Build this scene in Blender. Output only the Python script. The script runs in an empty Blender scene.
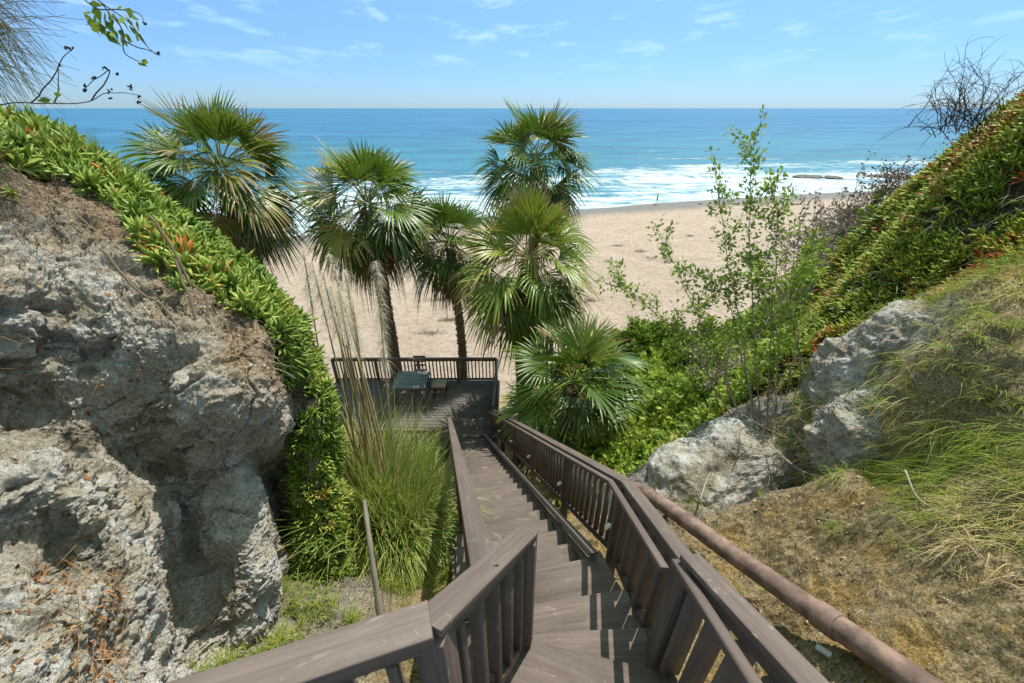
import bpy, bmesh, math, random
import numpy as np
from mathutils import Vector
R = math.radians
rng = np.random.default_rng(7)
random.seed(7)
C = bpy.context.scene.collection
SC = bpy.context.scene

# ------------------------------------------------------------------ camera
F, CX, CY = 410.0, 512.0, 341.5
PITCH = math.atan2(233.5, F)
SP, CP = math.sin(PITCH), math.cos(PITCH)
cam = bpy.data.cameras.new('camera'); cam.sensor_width = 36; cam.lens = 36*F/1024
cam.clip_start = 0.05; cam.clip_end = 60000
co = bpy.data.objects.new('camera', cam); C.objects.link(co)
co.location = (0, 0, 0); co.rotation_euler = (math.pi/2-PITCH, 0, 0)
SC.camera = co

def W(x, y, t=None, Y=None, z=None):
    """survey helper: direction of sight -> a point of the place at depth t / northing Y / height z"""
    u = (x-CX)/F; v = (CY-y)/F
    d = np.array([u, CP+v*SP, -SP+v*CP])
    if t is None:
        t = Y/d[1] if Y is not None else z/d[2]
    return d*t

# ------------------------------------------------------------------ noise
def _h(ix, iy, iz):
    n = (ix*374761393 + iy*668265263 + iz*2147483647 + 12345) & 0xffffffff
    n = ((n ^ (n >> 13))*1274126177) & 0xffffffff
    n = n ^ (n >> 16)
    return (n & 0xffff)/65535.0*2-1
def vnoise(P):
    P = np.asarray(P, float)
    i = np.floor(P).astype(np.int64); f = P-i; f = f*f*f*(f*(f*6-15)+10)
    o = 0
    for dx in (0, 1):
        wx = f[..., 0] if dx else 1-f[..., 0]
        for dy in (0, 1):
            wy = f[..., 1] if dy else 1-f[..., 1]
            for dz in (0, 1):
                wz = f[..., 2] if dz else 1-f[..., 2]
                o = o+_h(i[..., 0]+dx, i[..., 1]+dy, i[..., 2]+dz)*wx*wy*wz
    return o
def fbm(P, octs=5, gain=.5, ridged=False):
    P = np.asarray(P, float); a = 1; s = 0; tot = 0
    for k in range(octs):
        n = vnoise(P*(2.03**k)+k*17.3)
        if ridged: n = 1-2*np.abs(n)
        s = s+a*n; tot += a; a *= gain
    return s/tot
def sstep(a, b, x):
    x = np.clip((x-a)/(b-a), 0, 1); return x*x*(3-2*x)

# ------------------------------------------------------------------ mesh building
def norm(v):
    v = np.asarray(v, float); return v/np.maximum(np.linalg.norm(v, axis=-1, keepdims=True), 1e-9)
class MB:
    def __init__(s): s.V = []; s.Fc = []; s.T = []; s.G = []; s.n = 0
    def add(s, V, Fc, T=None, G=None):
        V = np.asarray(V, float).reshape(-1, 3); Fc = np.asarray(Fc, int).reshape(-1, 4)
        s.V.append(V); s.Fc.append(Fc+s.n)
        s.T.append(np.zeros(len(V)) if T is None else np.broadcast_to(np.asarray(T, float), (len(V),)))
        s.G.append(V if G is None else np.asarray(G, float).reshape(-1, 3)); s.n += len(V)
    def beam(s, p0, p1, w, h, vert=True, up=(0, 0, 1), T=None, twist=0):
        T = rng.random() if T is None else T
        """box from p0 to p1, centre line; section w (side) x h (up)"""
        p0 = np.array(p0, float); p1 = np.array(p1, float); d = norm(p1-p0); up = np.array(up, float)
        side = norm(np.cross(d, up)); u2 = up if vert else norm(np.cross(side, d))
        L = np.linalg.norm(p1-p0); vs = []; gs = []; o = rng.random(3)*50
        for k, p in enumerate((p0, p1)):
            for a, b in ((-1, -1), (1, -1), (1, 1), (-1, 1)):
                vs.append(p+side*a*w/2+u2*b*h/2); gs.append(o+np.array([k*L, a*w/2, b*h/2]))
        s.add(vs, [(0, 1, 2, 3), (7, 6, 5, 4), (0, 4, 5, 1), (1, 5, 6, 2), (2, 6, 7, 3), (3, 7, 4, 0)], T, gs)
    def slab(s, poly, z0, z1, T=None, gdir=(1, 0)):
        """prism over an even-sided or any polygon (quads + fan) in plan"""
        n = len(poly); P = np.array(poly, float); o = rng.random(3)*50; T = rng.random() if T is None else T
        g = norm(np.array(gdir, float)); q = np.array([-g[1], g[0]])
        V = []; G = []
        for z in (z0, z1):
            for p in P:
                V.append((p[0], p[1], z)); G.append(o+np.array([p@g, p@q, z]))
        Fs = [(i, (i+1) % n, n+(i+1) % n, n+i) for i in range(n)]
        for base, flip in ((0, True), (n, False)):
            k = 1
            while k < n-1:
                f = (base, base+k, base+min(k+1, n-1), base+min(k+2, n-1)) if k+2 <= n-1 else (base, base+k, base+k+1, base+k+1)
                if f[2] == f[3]:
                    # triangle: duplicate centre point
                    mid = (np.array(V[f[0]])+np.array(V[f[2]]))/2; V.append(tuple(mid)); G.append((np.array(G[f[0]])+np.array(G[f[2]]))/2)
                    f = (f[0], f[1], f[2], len(V)-1)
                Fs.append(tuple(reversed(f)) if flip else f); k += 2
        s.add(V, Fs, T, G)
    def tube(s, pts, rad, sides=8, T=None, cap=True, seed=0):
        pts = np.array(pts, float); n = len(pts); rad = np.broadcast_to(np.asarray(rad, float), (n,))
        tan = norm(np.gradient(pts, axis=0))
        a = np.array([0, 0, 1.]) if abs(tan[0][2]) < .9 else np.array([1., 0, 0])
        V = []; G = []; L = 0; o = rng.random(3)*50
        x = norm(np.cross(tan[0], a))
        for i in range(n):
            x = norm(x-tan[i]*(x@tan[i])); y = np.cross(tan[i], x)
            th = np.arange(sides)*2*math.pi/sides
            V.append(pts[i]+rad[i]*(np.cos(th)[:, None]*x+np.sin(th)[:, None]*y))
            if i: L += np.linalg.norm(pts[i]-pts[i-1])
            G.append(np.stack([np.full(sides, L), rad[i]*np.cos(th), rad[i]*np.sin(th)], 1)+o)
        V = np.concatenate(V); G = np.concatenate(G); Fs = []
        for i in range(n-1):
            for k in range(sides):
                Fs.append((i*sides+k, i*sides+(k+1) % sides, (i+1)*sides+(k+1) % sides, (i+1)*sides+k))
        if cap and sides % 2 == 0:
            for base, c, fl in ((0, pts[0], 1), ((n-1)*sides, pts[-1], 0)):
                V = np.vstack([V, c]); G = np.vstack([G, G[base]]); ci = len(V)-1
                for k in range(0, sides, 2):
                    f = (ci, base+k, base+k+1, base+(k+2) % sides); Fs.append(tuple(reversed(f)) if fl else f)
        if T is not None and np.ndim(T) == 1 and len(T) == n:
            T = np.repeat(T, sides); T = np.concatenate([T, np.full(len(V)-len(T), T[-1])])
        s.add(V, Fs, T, G)
    def grid(s, P, T=None):
        a, b = P.shape[:2]; idx = np.arange(a*b).reshape(a, b)
        Fs = np.stack([idx[:-1, :-1], idx[1:, :-1], idx[1:, 1:], idx[:-1, 1:]], -1).reshape(-1, 4)
        s.add(P.reshape(-1, 3), Fs, None if T is None else T.reshape(-1))
    def build(s, name, mat, parent=None, smooth=False, bevel=0, extra=None):
        me = bpy.data.meshes.new(name)
        V = np.concatenate(s.V); Fc = np.concatenate(s.Fc); T = np.concatenate(s.T); G = np.concatenate(s.G)
        org = np.zeros(3)
        if parent is not None: org = np.array(parent.get('_o', (0, 0, 0)), float)
        V = V-org
        me.vertices.add(len(V)); me.vertices.foreach_set('co', V.astype(np.float32).ravel())
        me.loops.add(len(Fc)*4); me.loops.foreach_set('vertex_index', Fc.astype(np.int32).ravel())
        me.polygons.add(len(Fc)); me.polygons.foreach_set('loop_start', (np.arange(len(Fc))*4).astype(np.int32))
        me.update(calc_edges=True)
        me.attributes.new('tint', 'FLOAT', 'POINT').data.foreach_set('value', T.astype(np.float32))
        me.attributes.new('grain', 'FLOAT_VECTOR', 'POINT').data.foreach_set('vector', G.astype(np.float32).ravel())
        if extra:
            for k, v in extra.items():
                me.attributes.new(k, 'FLOAT', 'POINT').data.foreach_set('value', np.asarray(v).astype(np.float32).ravel())
        if smooth: me.polygons.foreach_set('use_smooth', np.ones(len(Fc), bool))
        me.materials.append(mat)
        o = bpy.data.objects.new(name, me); C.objects.link(o)
        if parent is not None: o.parent = parent
        if bevel:
            m = o.modifiers.new('bevel', 'BEVEL'); m.width = bevel; m.segments = 2; m.limit_method = 'ANGLE'
        return o
def thing(name, label, cat, loc=(0, 0, 0), group=None):
    o = bpy.data.objects.new(name, None); C.objects.link(o); o.location = loc; o['_o'] = tuple(float(v) for v in loc)
    o.empty_display_size = .1
    return tag(o, label, cat, group)
def tag(o, label=None, cat=None, group=None, kind=None):
    if label: o['label'] = label
    if cat: o['category'] = cat
    if group: o['group'] = group
    if kind: o['kind'] = kind
    return o

# ------------------------------------------------------------------ materials
def newmat(name):
    m = bpy.data.materials.new(name); m.use_nodes = True; nt = m.node_tree; nt.nodes.clear()
    return m, nt
class N:
    def __init__(s, nt): s.nt = nt
    def n(s, t, **k):
        nd = s.nt.nodes.new(t)
        for a, b in k.items():
            if a.startswith('i_'): nd.inputs[a[2:].replace('_', ' ')].default_value = b
            else: setattr(nd, a, b)
        return nd
    def l(s, a, b): s.nt.links.new(a, b)
    def attr(s, name, out='Fac'):
        return s.n('ShaderNodeAttribute', attribute_name=name).outputs[out]
    def noise(s, vec, scale, detail=5, rough=.55, dist=0):
        nd = s.n('ShaderNodeTexNoise'); nd.inputs['Scale'].default_value = scale; nd.inputs['Detail'].default_value = detail
        nd.inputs['Roughness'].default_value = rough; nd.inputs['Distortion'].default_value = dist
        if vec is not None: s.l(vec, nd.inputs['Vector'])
        return nd.outputs['Fac']
    def vor(s, vec, scale, feat='F1', out='Distance'):
        nd = s.n('ShaderNodeTexVoronoi', feature=feat); nd.inputs['Scale'].default_value = scale
        if vec is not None: s.l(vec, nd.inputs['Vector'])
        return nd.outputs[out]
    def mapping(s, vec, scale=(1, 1, 1), rot=(0, 0, 0)):
        nd = s.n('ShaderNodeMapping'); nd.inputs['Scale'].default_value = scale; nd.inputs['Rotation'].default_value = rot
        s.l(vec, nd.inputs['Vector']); return nd.outputs['Vector']
    def ramp(s, fac, stops):
        nd = s.n('ShaderNodeValToRGB'); e = nd.color_ramp.elements
        while len(e) < len(stops): e.new(.5)
        for k, (p, c) in enumerate(stops):
            e[k].position = p; e[k].color = tuple(c)+(1,) if len(c) == 3 else c
        s.l(fac, nd.inputs['Fac']); return nd.outputs['Color']
    def rampf(s, fac, a, b, lo=0., hi=1.):
        nd = s.n('ShaderNodeMapRange'); nd.inputs[1].default_value = a; nd.inputs[2].default_value = b
        nd.inputs[3].default_value = lo; nd.inputs[4].default_value = hi; nd.interpolation_type = 'SMOOTHSTEP'
        s.l(fac, nd.inputs[0]); return nd.outputs[0]
    def mix(s, fac, a, b, mode='MIX'):
        nd = s.n('ShaderNodeMix', data_type='RGBA', blend_type=mode)
        for sock, v in ((nd.inputs[0], fac), (nd.inputs[6], a), (nd.inputs[7], b)):
            if hasattr(v, 'default_value') or hasattr(v, 'is_linked'): s.l(v, sock)
            else: sock.default_value = v if isinstance(v, (int, float)) else tuple(v)+(1,)
        return nd.outputs[2]
    def math(s, op, a, b=0., c=None):
        nd = s.n('ShaderNodeMath', operation=op)
        for k, v in enumerate((a, b) if c is None else (a, b, c)):
            if hasattr(v, 'is_linked'): s.l(v, nd.inputs[k])
            else: nd.inputs[k].default_value = v
        return nd.outputs[0]
    def bump(s, h, dist=.01, strength=1., prev=None):
        nd = s.n('ShaderNodeBump'); nd.inputs['Distance'].default_value = dist; nd.inputs['Strength'].default_value = strength
        s.l(h, nd.inputs['Height'])
        if prev is not None: s.l(prev, nd.inputs['Normal'])
        return nd.outputs['Normal']
    def out(s, col, rough=.8, nrm=None, spec=.3, trans=0., metallic=0.):
        p = s.n('ShaderNodeBsdfPrincipled'); p.inputs['Specular IOR Level'].default_value = spec
        p.inputs['Metallic'].default_value = metallic
        if hasattr(col, 'is_linked'): s.l(col, p.inputs['Base Color'])
        else: p.inputs['Base Color'].default_value = tuple(col)+(1,)
        if hasattr(rough, 'is_linked'): s.l(rough, p.inputs['Roughness'])
        else: p.inputs['Roughness'].default_value = rough
        if nrm is not None: s.l(nrm, p.inputs['Normal'])
        sh = p.outputs[0]
        if trans:
            t = s.n('ShaderNodeBsdfTranslucent'); mx = s.n('ShaderNodeMixShader'); mx.inputs[0].default_value = trans
            if hasattr(col, 'is_linked'): s.l(col, t.inputs['Color'])
            else: t.inputs['Color'].default_value = tuple(col)+(1,)
            if nrm is not None: s.l(nrm, t.inputs['Normal'])
            s.l(sh, mx.inputs[1]); s.l(t.outputs[0], mx.inputs[2]); sh = mx.outputs[0]
        o = s.n('ShaderNodeOutputMaterial'); s.l(sh, o.inputs['Surface'])
def M_wood(name, base, light, rough=.62, wear=.35):
    m, nt = newmat(name); g = N(nt); v = g.attr('grain', 'Vector')
    st = g.mapping(v, (2.2, 55, 55)); st2 = g.mapping(v, (.8, 9, 9))
    a = g.noise(st, 1.0, 6, .65, .6); b = g.noise(st2, 1.0, 4); c = g.noise(v, 28, 3); w = g.noise(v, 5, 5, .7)
    col = g.mix(g.rampf(a, .3, .75), base, light)
    col = g.mix(g.rampf(b, .35, .75, 0, .5), col, [x*.62 for x in base])
    col = g.mix(g.rampf(w, .6, .72, 0, wear), col, (.34, .30, .26))
    col = g.mix(g.rampf(c, .68, .74, 0, .35), col, (.40, .37, .33))
    col = g.mix(g.math('MULTIPLY', g.attr('tint'), .5), col, (.62, .60, .57), 'MULTIPLY')
    sc_ = g.noise(g.mapping(v, (5, 30, 30)), 1., 2); col = g.mix(g.rampf(sc_, .66, .74, 0, .45), col, (.36, .31, .27))
    h = g.math('ADD', g.math('MULTIPLY', a, .7), g.math('MULTIPLY', c, .3))
    g.out(col, g.rampf(w, .3, .8, rough-.12, rough+.2), g.bump(h, .0022), .35); return m
def M_plain(name, col, rough=.7, var=.25, scale=12, metallic=0, bump=.002):
    m, nt = newmat(name); g = N(nt); tc = g.n('ShaderNodeTexCoord').outputs['Object']
    a = g.noise(tc, scale, 5, .6)
    g.out(g.mix(g.rampf(a, .3, .75), [x*(1-var) for x in col], [min(1, x*(1+var)) for x in col]), rough, g.bump(a, bump), .3, 0, metallic); return m
def M_leaf(name, stops, rough=.5, trans=.25, spec=.35, vscale=3.0, vamt=.35, bump=0):
    """stops over attribute tint; slow noise over the place brightens or dulls"""
    m, nt = newmat(name); g = N(nt); t = g.attr('tint'); tc = g.n('ShaderNodeTexCoord').outputs['Object']
    col = g.ramp(t, stops); a = g.noise(tc, vscale, 3)
    col = g.mix(g.rampf(a, .35, .68, 0, vamt), col, (.5, .47, .30), 'MULTIPLY')
    g.out(col, rough, None, spec, trans); return m

GREENS = [(0, (.10, .16, .025)), (.45, (.24, .36, .05)), (.8, (.44, .55, .08)), (1, (.56, .52, .16))]
m_rail = M_wood('painted_wood', (.13, .095, .082), (.20, .152, .132))
m_tread = M_wood('tread_wood', (.135, .102, .086), (.205, .165, .142), .75, .5)
m_deck = M_wood('deck_wood', (.14, .118, .105), (.20, .175, .155), .75, .5)
m_table = M_wood('table_wood', (.16, .20, .23), (.24, .29, .31), .6, .4)
m_old = M_wood('weathered_wood', (.32, .27, .21), (.50, .44, .35), .85, .5)

def M_rock():
    m, nt = newmat('cliff_rock'); g = N(nt); tc = g.n('ShaderNodeTexCoord').outputs['Object']
    big = g.noise(tc, 1.6, 6, .6, .4); mid = g.noise(tc, 7, 8, .68, .3); fine = g.noise(tc, 45, 6, .7)
    gr = g.vor(g.mapping(tc, (1, 1, 1.6)), 60); gr2 = g.vor(tc, 23)
    soil = g.attr('tint')
    rock = g.ramp(mid, [(.25, (.26, .20, .13)), (.38, (.60, .54, .44)), (.50, (.80, .76, .69)), (.62, (.90, .88, .84))])
    brown = g.ramp(mid, [(.25, (.20, .13, .075)), (.5, (.45, .31, .19)), (.75, (.68, .53, .37))])
    col = g.mix(g.rampf(big, .42, .62), g.mix(.5, rock, (.45, .36, .22)), rock)
    col = g.mix(soil, col, brown)
    col = g.mix(g.rampf(fine, .3, .6, .40, 0), col, (.10, .08, .06))
    crust = g.math('MULTIPLY', g.rampf(g.noise(tc, 3.1, 7, .7, 1.2), .52, .66), g.rampf(fine, .4, .6))
    crust = g.math('MULTIPLY', crust, g.math('SUBTRACT', 1., soil)); col = g.mix(g.math('MULTIPLY', crust, .75), col, (.80, .80, .80))
    ochre = g.rampf(g.noise(tc, 2.3, 4, .6), .60, .74, 0, .5)
    col = g.mix(ochre, col, (.33, .24, .12))
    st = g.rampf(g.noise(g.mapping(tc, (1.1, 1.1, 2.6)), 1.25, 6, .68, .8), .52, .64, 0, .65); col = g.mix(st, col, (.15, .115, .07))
    wh = g.rampf(g.noise(g.mapping(tc, (1.6, 1.6, .9)), 1.7, 7, .72, .9), .53, .62, 0, .7); col = g.mix(g.math('MULTIPLY', wh, g.math('SUBTRACT', 1., g.math('MULTIPLY', soil, .8))), col, (.80, .79, .77))
    h = g.math('ADD', g.math('MULTIPLY', mid, 2.2), g.math('ADD', fine, g.math('MULTIPLY', gr, -.7)))
    h = g.math('ADD', h, g.math('MULTIPLY', gr2, -.9))
    spk = g.noise(tc, 95, 3, .8); col = g.mix(g.rampf(spk, .52, .66, 0, .5), col, (.80, .74, .64))
    col = g.mix(g.rampf(spk, .47, .34, 0, .6), col, (.07, .05, .035))
    h2 = g.math('ADD', g.noise(tc, 60, 5, .75), g.math('MULTIPLY', spk, .8))
    g.out(col, .93, g.bump(h2, .014, 1., g.bump(h, .020, .9)), .15); return m
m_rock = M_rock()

def M_ground():
    m, nt = newmat('hill_soil'); g = N(nt); tc = g.n('ShaderNodeTexCoord').outputs['Object']
    rk = g.attr('tint'); veg = g.attr('veg')
    a = g.noise(tc, 2.2, 6, .65, .5); b = g.noise(tc, 14, 7, .7); f = g.noise(tc, 70, 4, .7); vv = g.vor(tc, 34)
    soil = g.ramp(b, [(.25, (.17, .115, .045)), (.5, (.48, .36, .18)), (.75, (.72, .58, .36))])
    soil = g.mix(g.rampf(a, .50, .62, 0, .85), soil, (.56, .36, .11))
    soil = g.mix(g.rampf(g.noise(tc, 3.4, 6, .7), .54, .64, 0, .8), soil, (.12, .08, .035))
    rock = g.ramp(b, [(.25, (.15, .135, .115)), (.42, (.36, .34, .31)), (.6, (.55, .53, .50)), (.8, (.70, .69, .67))])
    rock = g.mix(g.rampf(a, .52, .68, 0, .6), rock, (.24, .19, .12))
    col = g.mix(rk, soil, rock)
    col = g.mix(g.rampf(f, .3, .65, .5, 0), col, (.06, .045, .03))
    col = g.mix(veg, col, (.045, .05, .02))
    h = g.math('ADD', g.math('MULTIPLY', b, 2.), g.math('ADD', f, g.math('MULTIPLY', vv, -1.)))
    spk = g.noise(tc, 80, 3, .8); col = g.mix(g.rampf(spk, .52, .66, 0, .7), col, (.72, .60, .42))
    col = g.mix(g.rampf(spk, .46, .34, 0, .85), col, (.06, .04, .02))
    g.out(col, .95, g.bump(spk, .012, 1., g.bump(h, .022)), .12); return m
m_ground = M_ground()

def M_sand():
    m, nt = newmat('beach_sand'); g = N(nt); tc = g.n('ShaderNodeTexCoord').outputs['Object']
    wet = g.attr('tint'); a = g.noise(tc, .35, 5, .6); b = g.noise(tc, 1.9, 7, .82); f = g.noise(tc, 9, 3)
    col = g.mix(g.rampf(a, .3, .7), (.53, .41, .335), (.62, .485, .40))
    col = g.mix(g.rampf(b, .36, .60, .55, 0), col, (.27, .20, .14))
    kelp = g.math('MULTIPLY', g.rampf(g.noise(g.mapping(tc, (.10, .34, .3)), 1., 5, .6), .62, .70), g.rampf(g.noise(tc, 1.8, 5, .7), .5, .62))
    col = g.mix(g.math('MULTIPLY', kelp, .75), col, (.12, .085, .05))
    col = g.mix(wet, col, (.24, .20, .155))
    h = g.math('ADD', b, g.math('MULTIPLY', f, .5))
    g.out(col, g.math('SUBTRACT', .95, g.math('MULTIPLY', wet, .6)), g.bump(h, .28), .2); return m
m_sand = M_sand()

def M_sea():
    m, nt = newmat('sea_water'); g = N(nt); tc = g.n('ShaderNodeTexCoord').outputs['Object']
    d = g.attr('tint'); rot = (0, 0, R(-18))
    al = g.mapping(tc, (.018, .075, .05), rot)      # long swell lines
    n1 = g.noise(al, 1.0, 7, .62, .6); n2 = g.noise(g.mapping(tc, (.16, .55, .3), rot), 1., 6, .7, .8); n3 = g.noise(g.mapping(tc, (.0035, .016, .02), rot), 1., 5, .6, .5)
    deep = g.mix(g.rampf(n3, .35, .65), (.018, .125, .265), (.036, .19, .36))
    col = g.mix(g.rampf(d, 40, 420, 1, 0), deep, (.04, .20, .30))
    col = g.mix(g.rampf(n1, .42, .62, 0, .45), col, (.008, .06, .13))
    col = g.mix(g.rampf(d, 500, 3500, 0, .55), col, (.022, .15, .30))
    # foam: amount falls with distance from the waterline
    nn = g.math('ADD', g.math('MULTIPLY', n1, .55), g.math('MULTIPLY', n2, .45))
    base = g.ramp(g.math('DIVIDE', d, 172.), [(0, (.60,)*3), (.10, (.565,)*3), (.24, (.55,)*3), (.31, (.50,)*3), (.42, (.425,)*3), (.62, (.36,)*3), (1, (.30,)*3)])
    th = g.math('ADD', g.math('SUBTRACT', base, .5), nn)
    foam = g.rampf(th, .475, .60)
    caps = g.rampf(g.noise(g.mapping(tc, (.022, .11, .1), (0, 0, R(-10))), 1., 8, .65, .3), .66, .71)
    caps = g.math('MULTIPLY', caps, g.rampf(d, 90, 900, .8, 0))
    foam = g.math('MAXIMUM', foam, caps)
    col = g.mix(foam, col, g.mix(g.rampf(n2, .35, .6), (.36, .50, .58), (.66, .72, .75)))
    w = g.noise(g.mapping(tc, (.35, 1.1, .6), rot), 1., 7, .65, .4)
    far = g.rampf(d, 60, 900, 1.0, .35)
    nd = g.n('ShaderNodeBump'); nd.inputs['Distance'].default_value = .55; g.l(w, nd.inputs['Height']); g.l(far, nd.inputs['Strength'])
    nb = g.bump(n1, 1.6, .5, nd.outputs[0])
    g.out(col, g.math('ADD', g.math('MULTIPLY', foam, .5), .38), nb, .22); return m
m_sea = M_sea()

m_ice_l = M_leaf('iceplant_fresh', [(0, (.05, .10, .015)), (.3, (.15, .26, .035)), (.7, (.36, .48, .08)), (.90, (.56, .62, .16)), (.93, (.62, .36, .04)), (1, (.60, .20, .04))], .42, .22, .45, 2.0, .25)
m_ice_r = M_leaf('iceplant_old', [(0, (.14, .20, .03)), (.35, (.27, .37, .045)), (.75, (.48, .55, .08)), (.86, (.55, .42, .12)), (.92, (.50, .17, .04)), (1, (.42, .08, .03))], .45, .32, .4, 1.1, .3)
m_palm = M_leaf('palm_leaf', [(0, (.022, .05, .010)), (.35, (.055, .115, .015)), (.7, (.16, .25, .025)), (.9, (.30, .36, .05)), (.95, (.36, .30, .10)), (1, (.34, .23, .11))], .36, .22, .5, 1.5, .2)
m_dead = M_leaf('dead_frond', [(0, (.07, .045, .025)), (.5, (.17, .115, .065)), (1, (.34, .26, .17))], .8, .12, .1)
m_grass = M_leaf('pampas_leaf', [(0, (.11, .19, .03)), (.4, (.26, .37, .06)), (.75, (.48, .52, .16)), (1, (.66, .54, .28))], .5, .3, .3, 2.0, .2)
m_turf = M_leaf('slope_grass', [(0, (.13, .20, .025)), (.4, (.34, .44, .05)), (.7, (.54, .47, .17)), (1, (.66, .52, .29))], .6, .3, .2, 1.4, .3)
m_plume = M_leaf('plume', [(0, (.42, .33, .22)), (1, (.80, .70, .58))], .8, .3, .1, 2, .1)
m_shrub = M_leaf('shrub_leaf', GREENS, .5, .3, .3, 1.2, .35)
m_twig = M_leaf('dry_twig', [(0, (.09, .065, .045)), (.5, (.22, .17, .125)), (1, (.45, .39, .32))], .9, 0, .1, 3, .2)
m_litter = M_leaf('leaf_litter', [(0, (.12, .06, .03)), (.5, (.36, .16, .06)), (1, (.50, .33, .18))], .8, .15, .1, 5, .2)

def M_trunk():
    m, nt = newmat('palm_trunk'); g = N(nt); v = g.attr('grain', 'Vector')
    a = g.noise(g.mapping(v, (24, 6, 6)), 1., 5, .65, .4); b = g.noise(v, 14, 6, .7)
    col = g.ramp(a, [(.28, (.07, .045, .028)), (.5, (.21, .15, .10)), (.74, (.42, .33, .23))])
    col = g.mix(g.rampf(b, .35, .65, .4, 0), col, (.05, .035, .02))
    g.out(col, .9, g.bump(g.math('ADD', a, b), .03), .15); return m
m_trunk = M_trunk()

# ------------------------------------------------------------------ scattering helpers
def leafblade(n_len=4, L=1., w=.1, thick=.5, bend=.2):
    """three-sided finger leaf along +Z, returns verts, quads, u along"""
    V = []; U = []
    for i in range(n_len+1):
        s = i/n_len; r = w*(.65+.75*math.sin(math.pi*min(1, s*1.05+.12)))*(1 if s < .97 else .15); x = bend*s*s*L
        for k in range(3):
            a = k*2*math.pi/3+math.pi
            V.append((x+r*math.cos(a)*thick*1.3, r*math.sin(a), s*L)); U.append(s)
    Fs = [(i*3+k, i*3+(k+1) % 3, (i+1)*3+(k+1) % 3, (i+1)*3+k) for i in range(n_len) for k in range(3)]
    return np.array(V), np.array(Fs), np.array(U)
def basis(z, roll):
    z = norm(z); a = np.where(np.abs(z[:, 2:3]) < .95, np.array([[0, 0, 1.]]), np.array([[1., 0, 0]]))
    x = norm(np.cross(a, z)); y = np.cross(z, x); c = np.cos(roll)[:, None]; s = np.sin(roll)[:, None]
    X = x*c+y*s; Y = np.cross(z, X)
    return np.stack([X, Y, z], -1)       # columns
def instance(mb, tm, B, pos, scale, T):
    """tm=(V,F,U); B Nx3x3; T: per instance tint (+U*k)"""
    V, Fs, U = tm; n = len(pos); scale = np.broadcast_to(np.asarray(scale, float).reshape(n, -1) if np.ndim(scale) else scale, (n, 1)) if np.ndim(scale) < 2 else scale
    P = np.einsum('nij,vj->nvi', B, V)*scale[:, None, :]+pos[:, None, :]
    FF = Fs[None]+(np.arange(n)*len(V))[:, None, None]
    mb.add(P.reshape(-1, 3), FF.reshape(-1, 4), (np.asarray(T)[:, None]+np.zeros(len(V))[None]).reshape(-1))
def cluster_tmpl(r, k, spread, leaf):
    """shoot of k finger leaves; returns template"""
    b = MB(); n = k
    th = np.arange(n)*2.4+r.random(n)*.6; el = R(90)-spread*(.25+.75*np.arange(n)/n)+r.normal(0, .12, n)
    z = np.stack([np.cos(th)*np.cos(el), np.sin(th)*np.cos(el), np.sin(el)], 1)
    B = basis(z, r.random(n)*6.28); pos = np.stack([np.cos(th)*.1, np.sin(th)*.1, np.linspace(.5, 0, n)], 1)
    instance(b, leaf, B, pos, .7+r.random(n)*.5, r.normal(0, .07, n))
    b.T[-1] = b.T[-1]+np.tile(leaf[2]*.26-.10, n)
    return np.concatenate(b.V), np.concatenate(b.Fc), np.concatenate(b.T)
def scatter_clusters(mb, tmpls, P, Nn, scale, T, tilt=.5, up=.5):
    P = np.asarray(P); n = len(P); z = norm(norm(Nn)+np.array([0, 0, up])+rng.normal(0, tilt, (n, 3))*.5)
    B = basis(z, rng.random(n)*6.28); which = rng.integers(0, len(tmpls), n)
    for k, (V, Fs, TT) in enumerate(tmpls):
        i = np.where(which == k)[0]
        if not len(i): continue
        Q = np.einsum('nij,vj->nvi', B[i], V)*scale[i][:, None, None]+P[i][:, None, :]
        FF = Fs[None]+(np.arange(len(i))*len(V))[:, None, None]
        mb.add(Q.reshape(-1, 3), FF.reshape(-1, 4), np.clip(T[i][:, None]+TT[None], 0, 1).reshape(-1))
def blades(mb, root, d, L, w, droop, T, nseg=6, side=None, curl=0.):
    """ribbon leaves: root Nx3, direction Nx3, length, width, droop arrays"""
    n = len(root); d = norm(d); s = np.linspace(0, 1, nseg+1)
    az = rng.random(n)*6.28 if side is None else side
    hor = norm(np.cross(d, np.array([0, 0, 1.]))+1e-5)
    hor = norm(hor+rng.normal(0, .25, (n, 3)))
    P = root[:, None, :]+d[:, None, :]*(L[:, None]*s)[:, :, None]
    P = P+np.array([0, 0, -1.])*((droop*L)[:, None]*s**2.2)[:, :, None]
    hd = d*np.array([1, 1, 0]); P = P+hd[:, None, :]*((droop*L*.35)[:, None]*s**2)[:, :, None]
    if curl: P = P+hor[:, None, :]*((rng.normal(0, curl, n)*L)[:, None]*s**2)[:, :, None]
    hw = (w[:, None]*(1-s**2.5*.93)[None]*(.6+.4*np.minimum(1, s*5))[None])[:, :, None]*hor[:, None, :]/2
    V = np.stack([P-hw, P+hw], 2).reshape(n, -1, 3); m = V.shape[1]
    q = np.array([(2*i, 2*i+1, 2*i+3, 2*i+2) for i in range(nseg)])
    TT = np.clip(T[:, None]+np.repeat(s, 2)[None]*.12, 0, 1)
    mb.add(V.reshape(-1, 3), (q[None]+(np.arange(n)*m)[:, None, None]).reshape(-1, 4), TT.reshape(-1))
LEAF = (np.array([(0, 0, 0), (.28, .0, .35), (0, .05, 1), (-.28, .0, .35), (0, -.08, .5)], float),
        np.array([(0, 1, 2, 4), (0, 4, 2, 3)]), np.array([0, .4, 1, .4, .5]))
def leaves(mb, pos, d, size, T):
    n = len(pos); B = basis(d, rng.random(n)*6.28); instance(mb, LEAF, B, pos, size, T)
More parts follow.
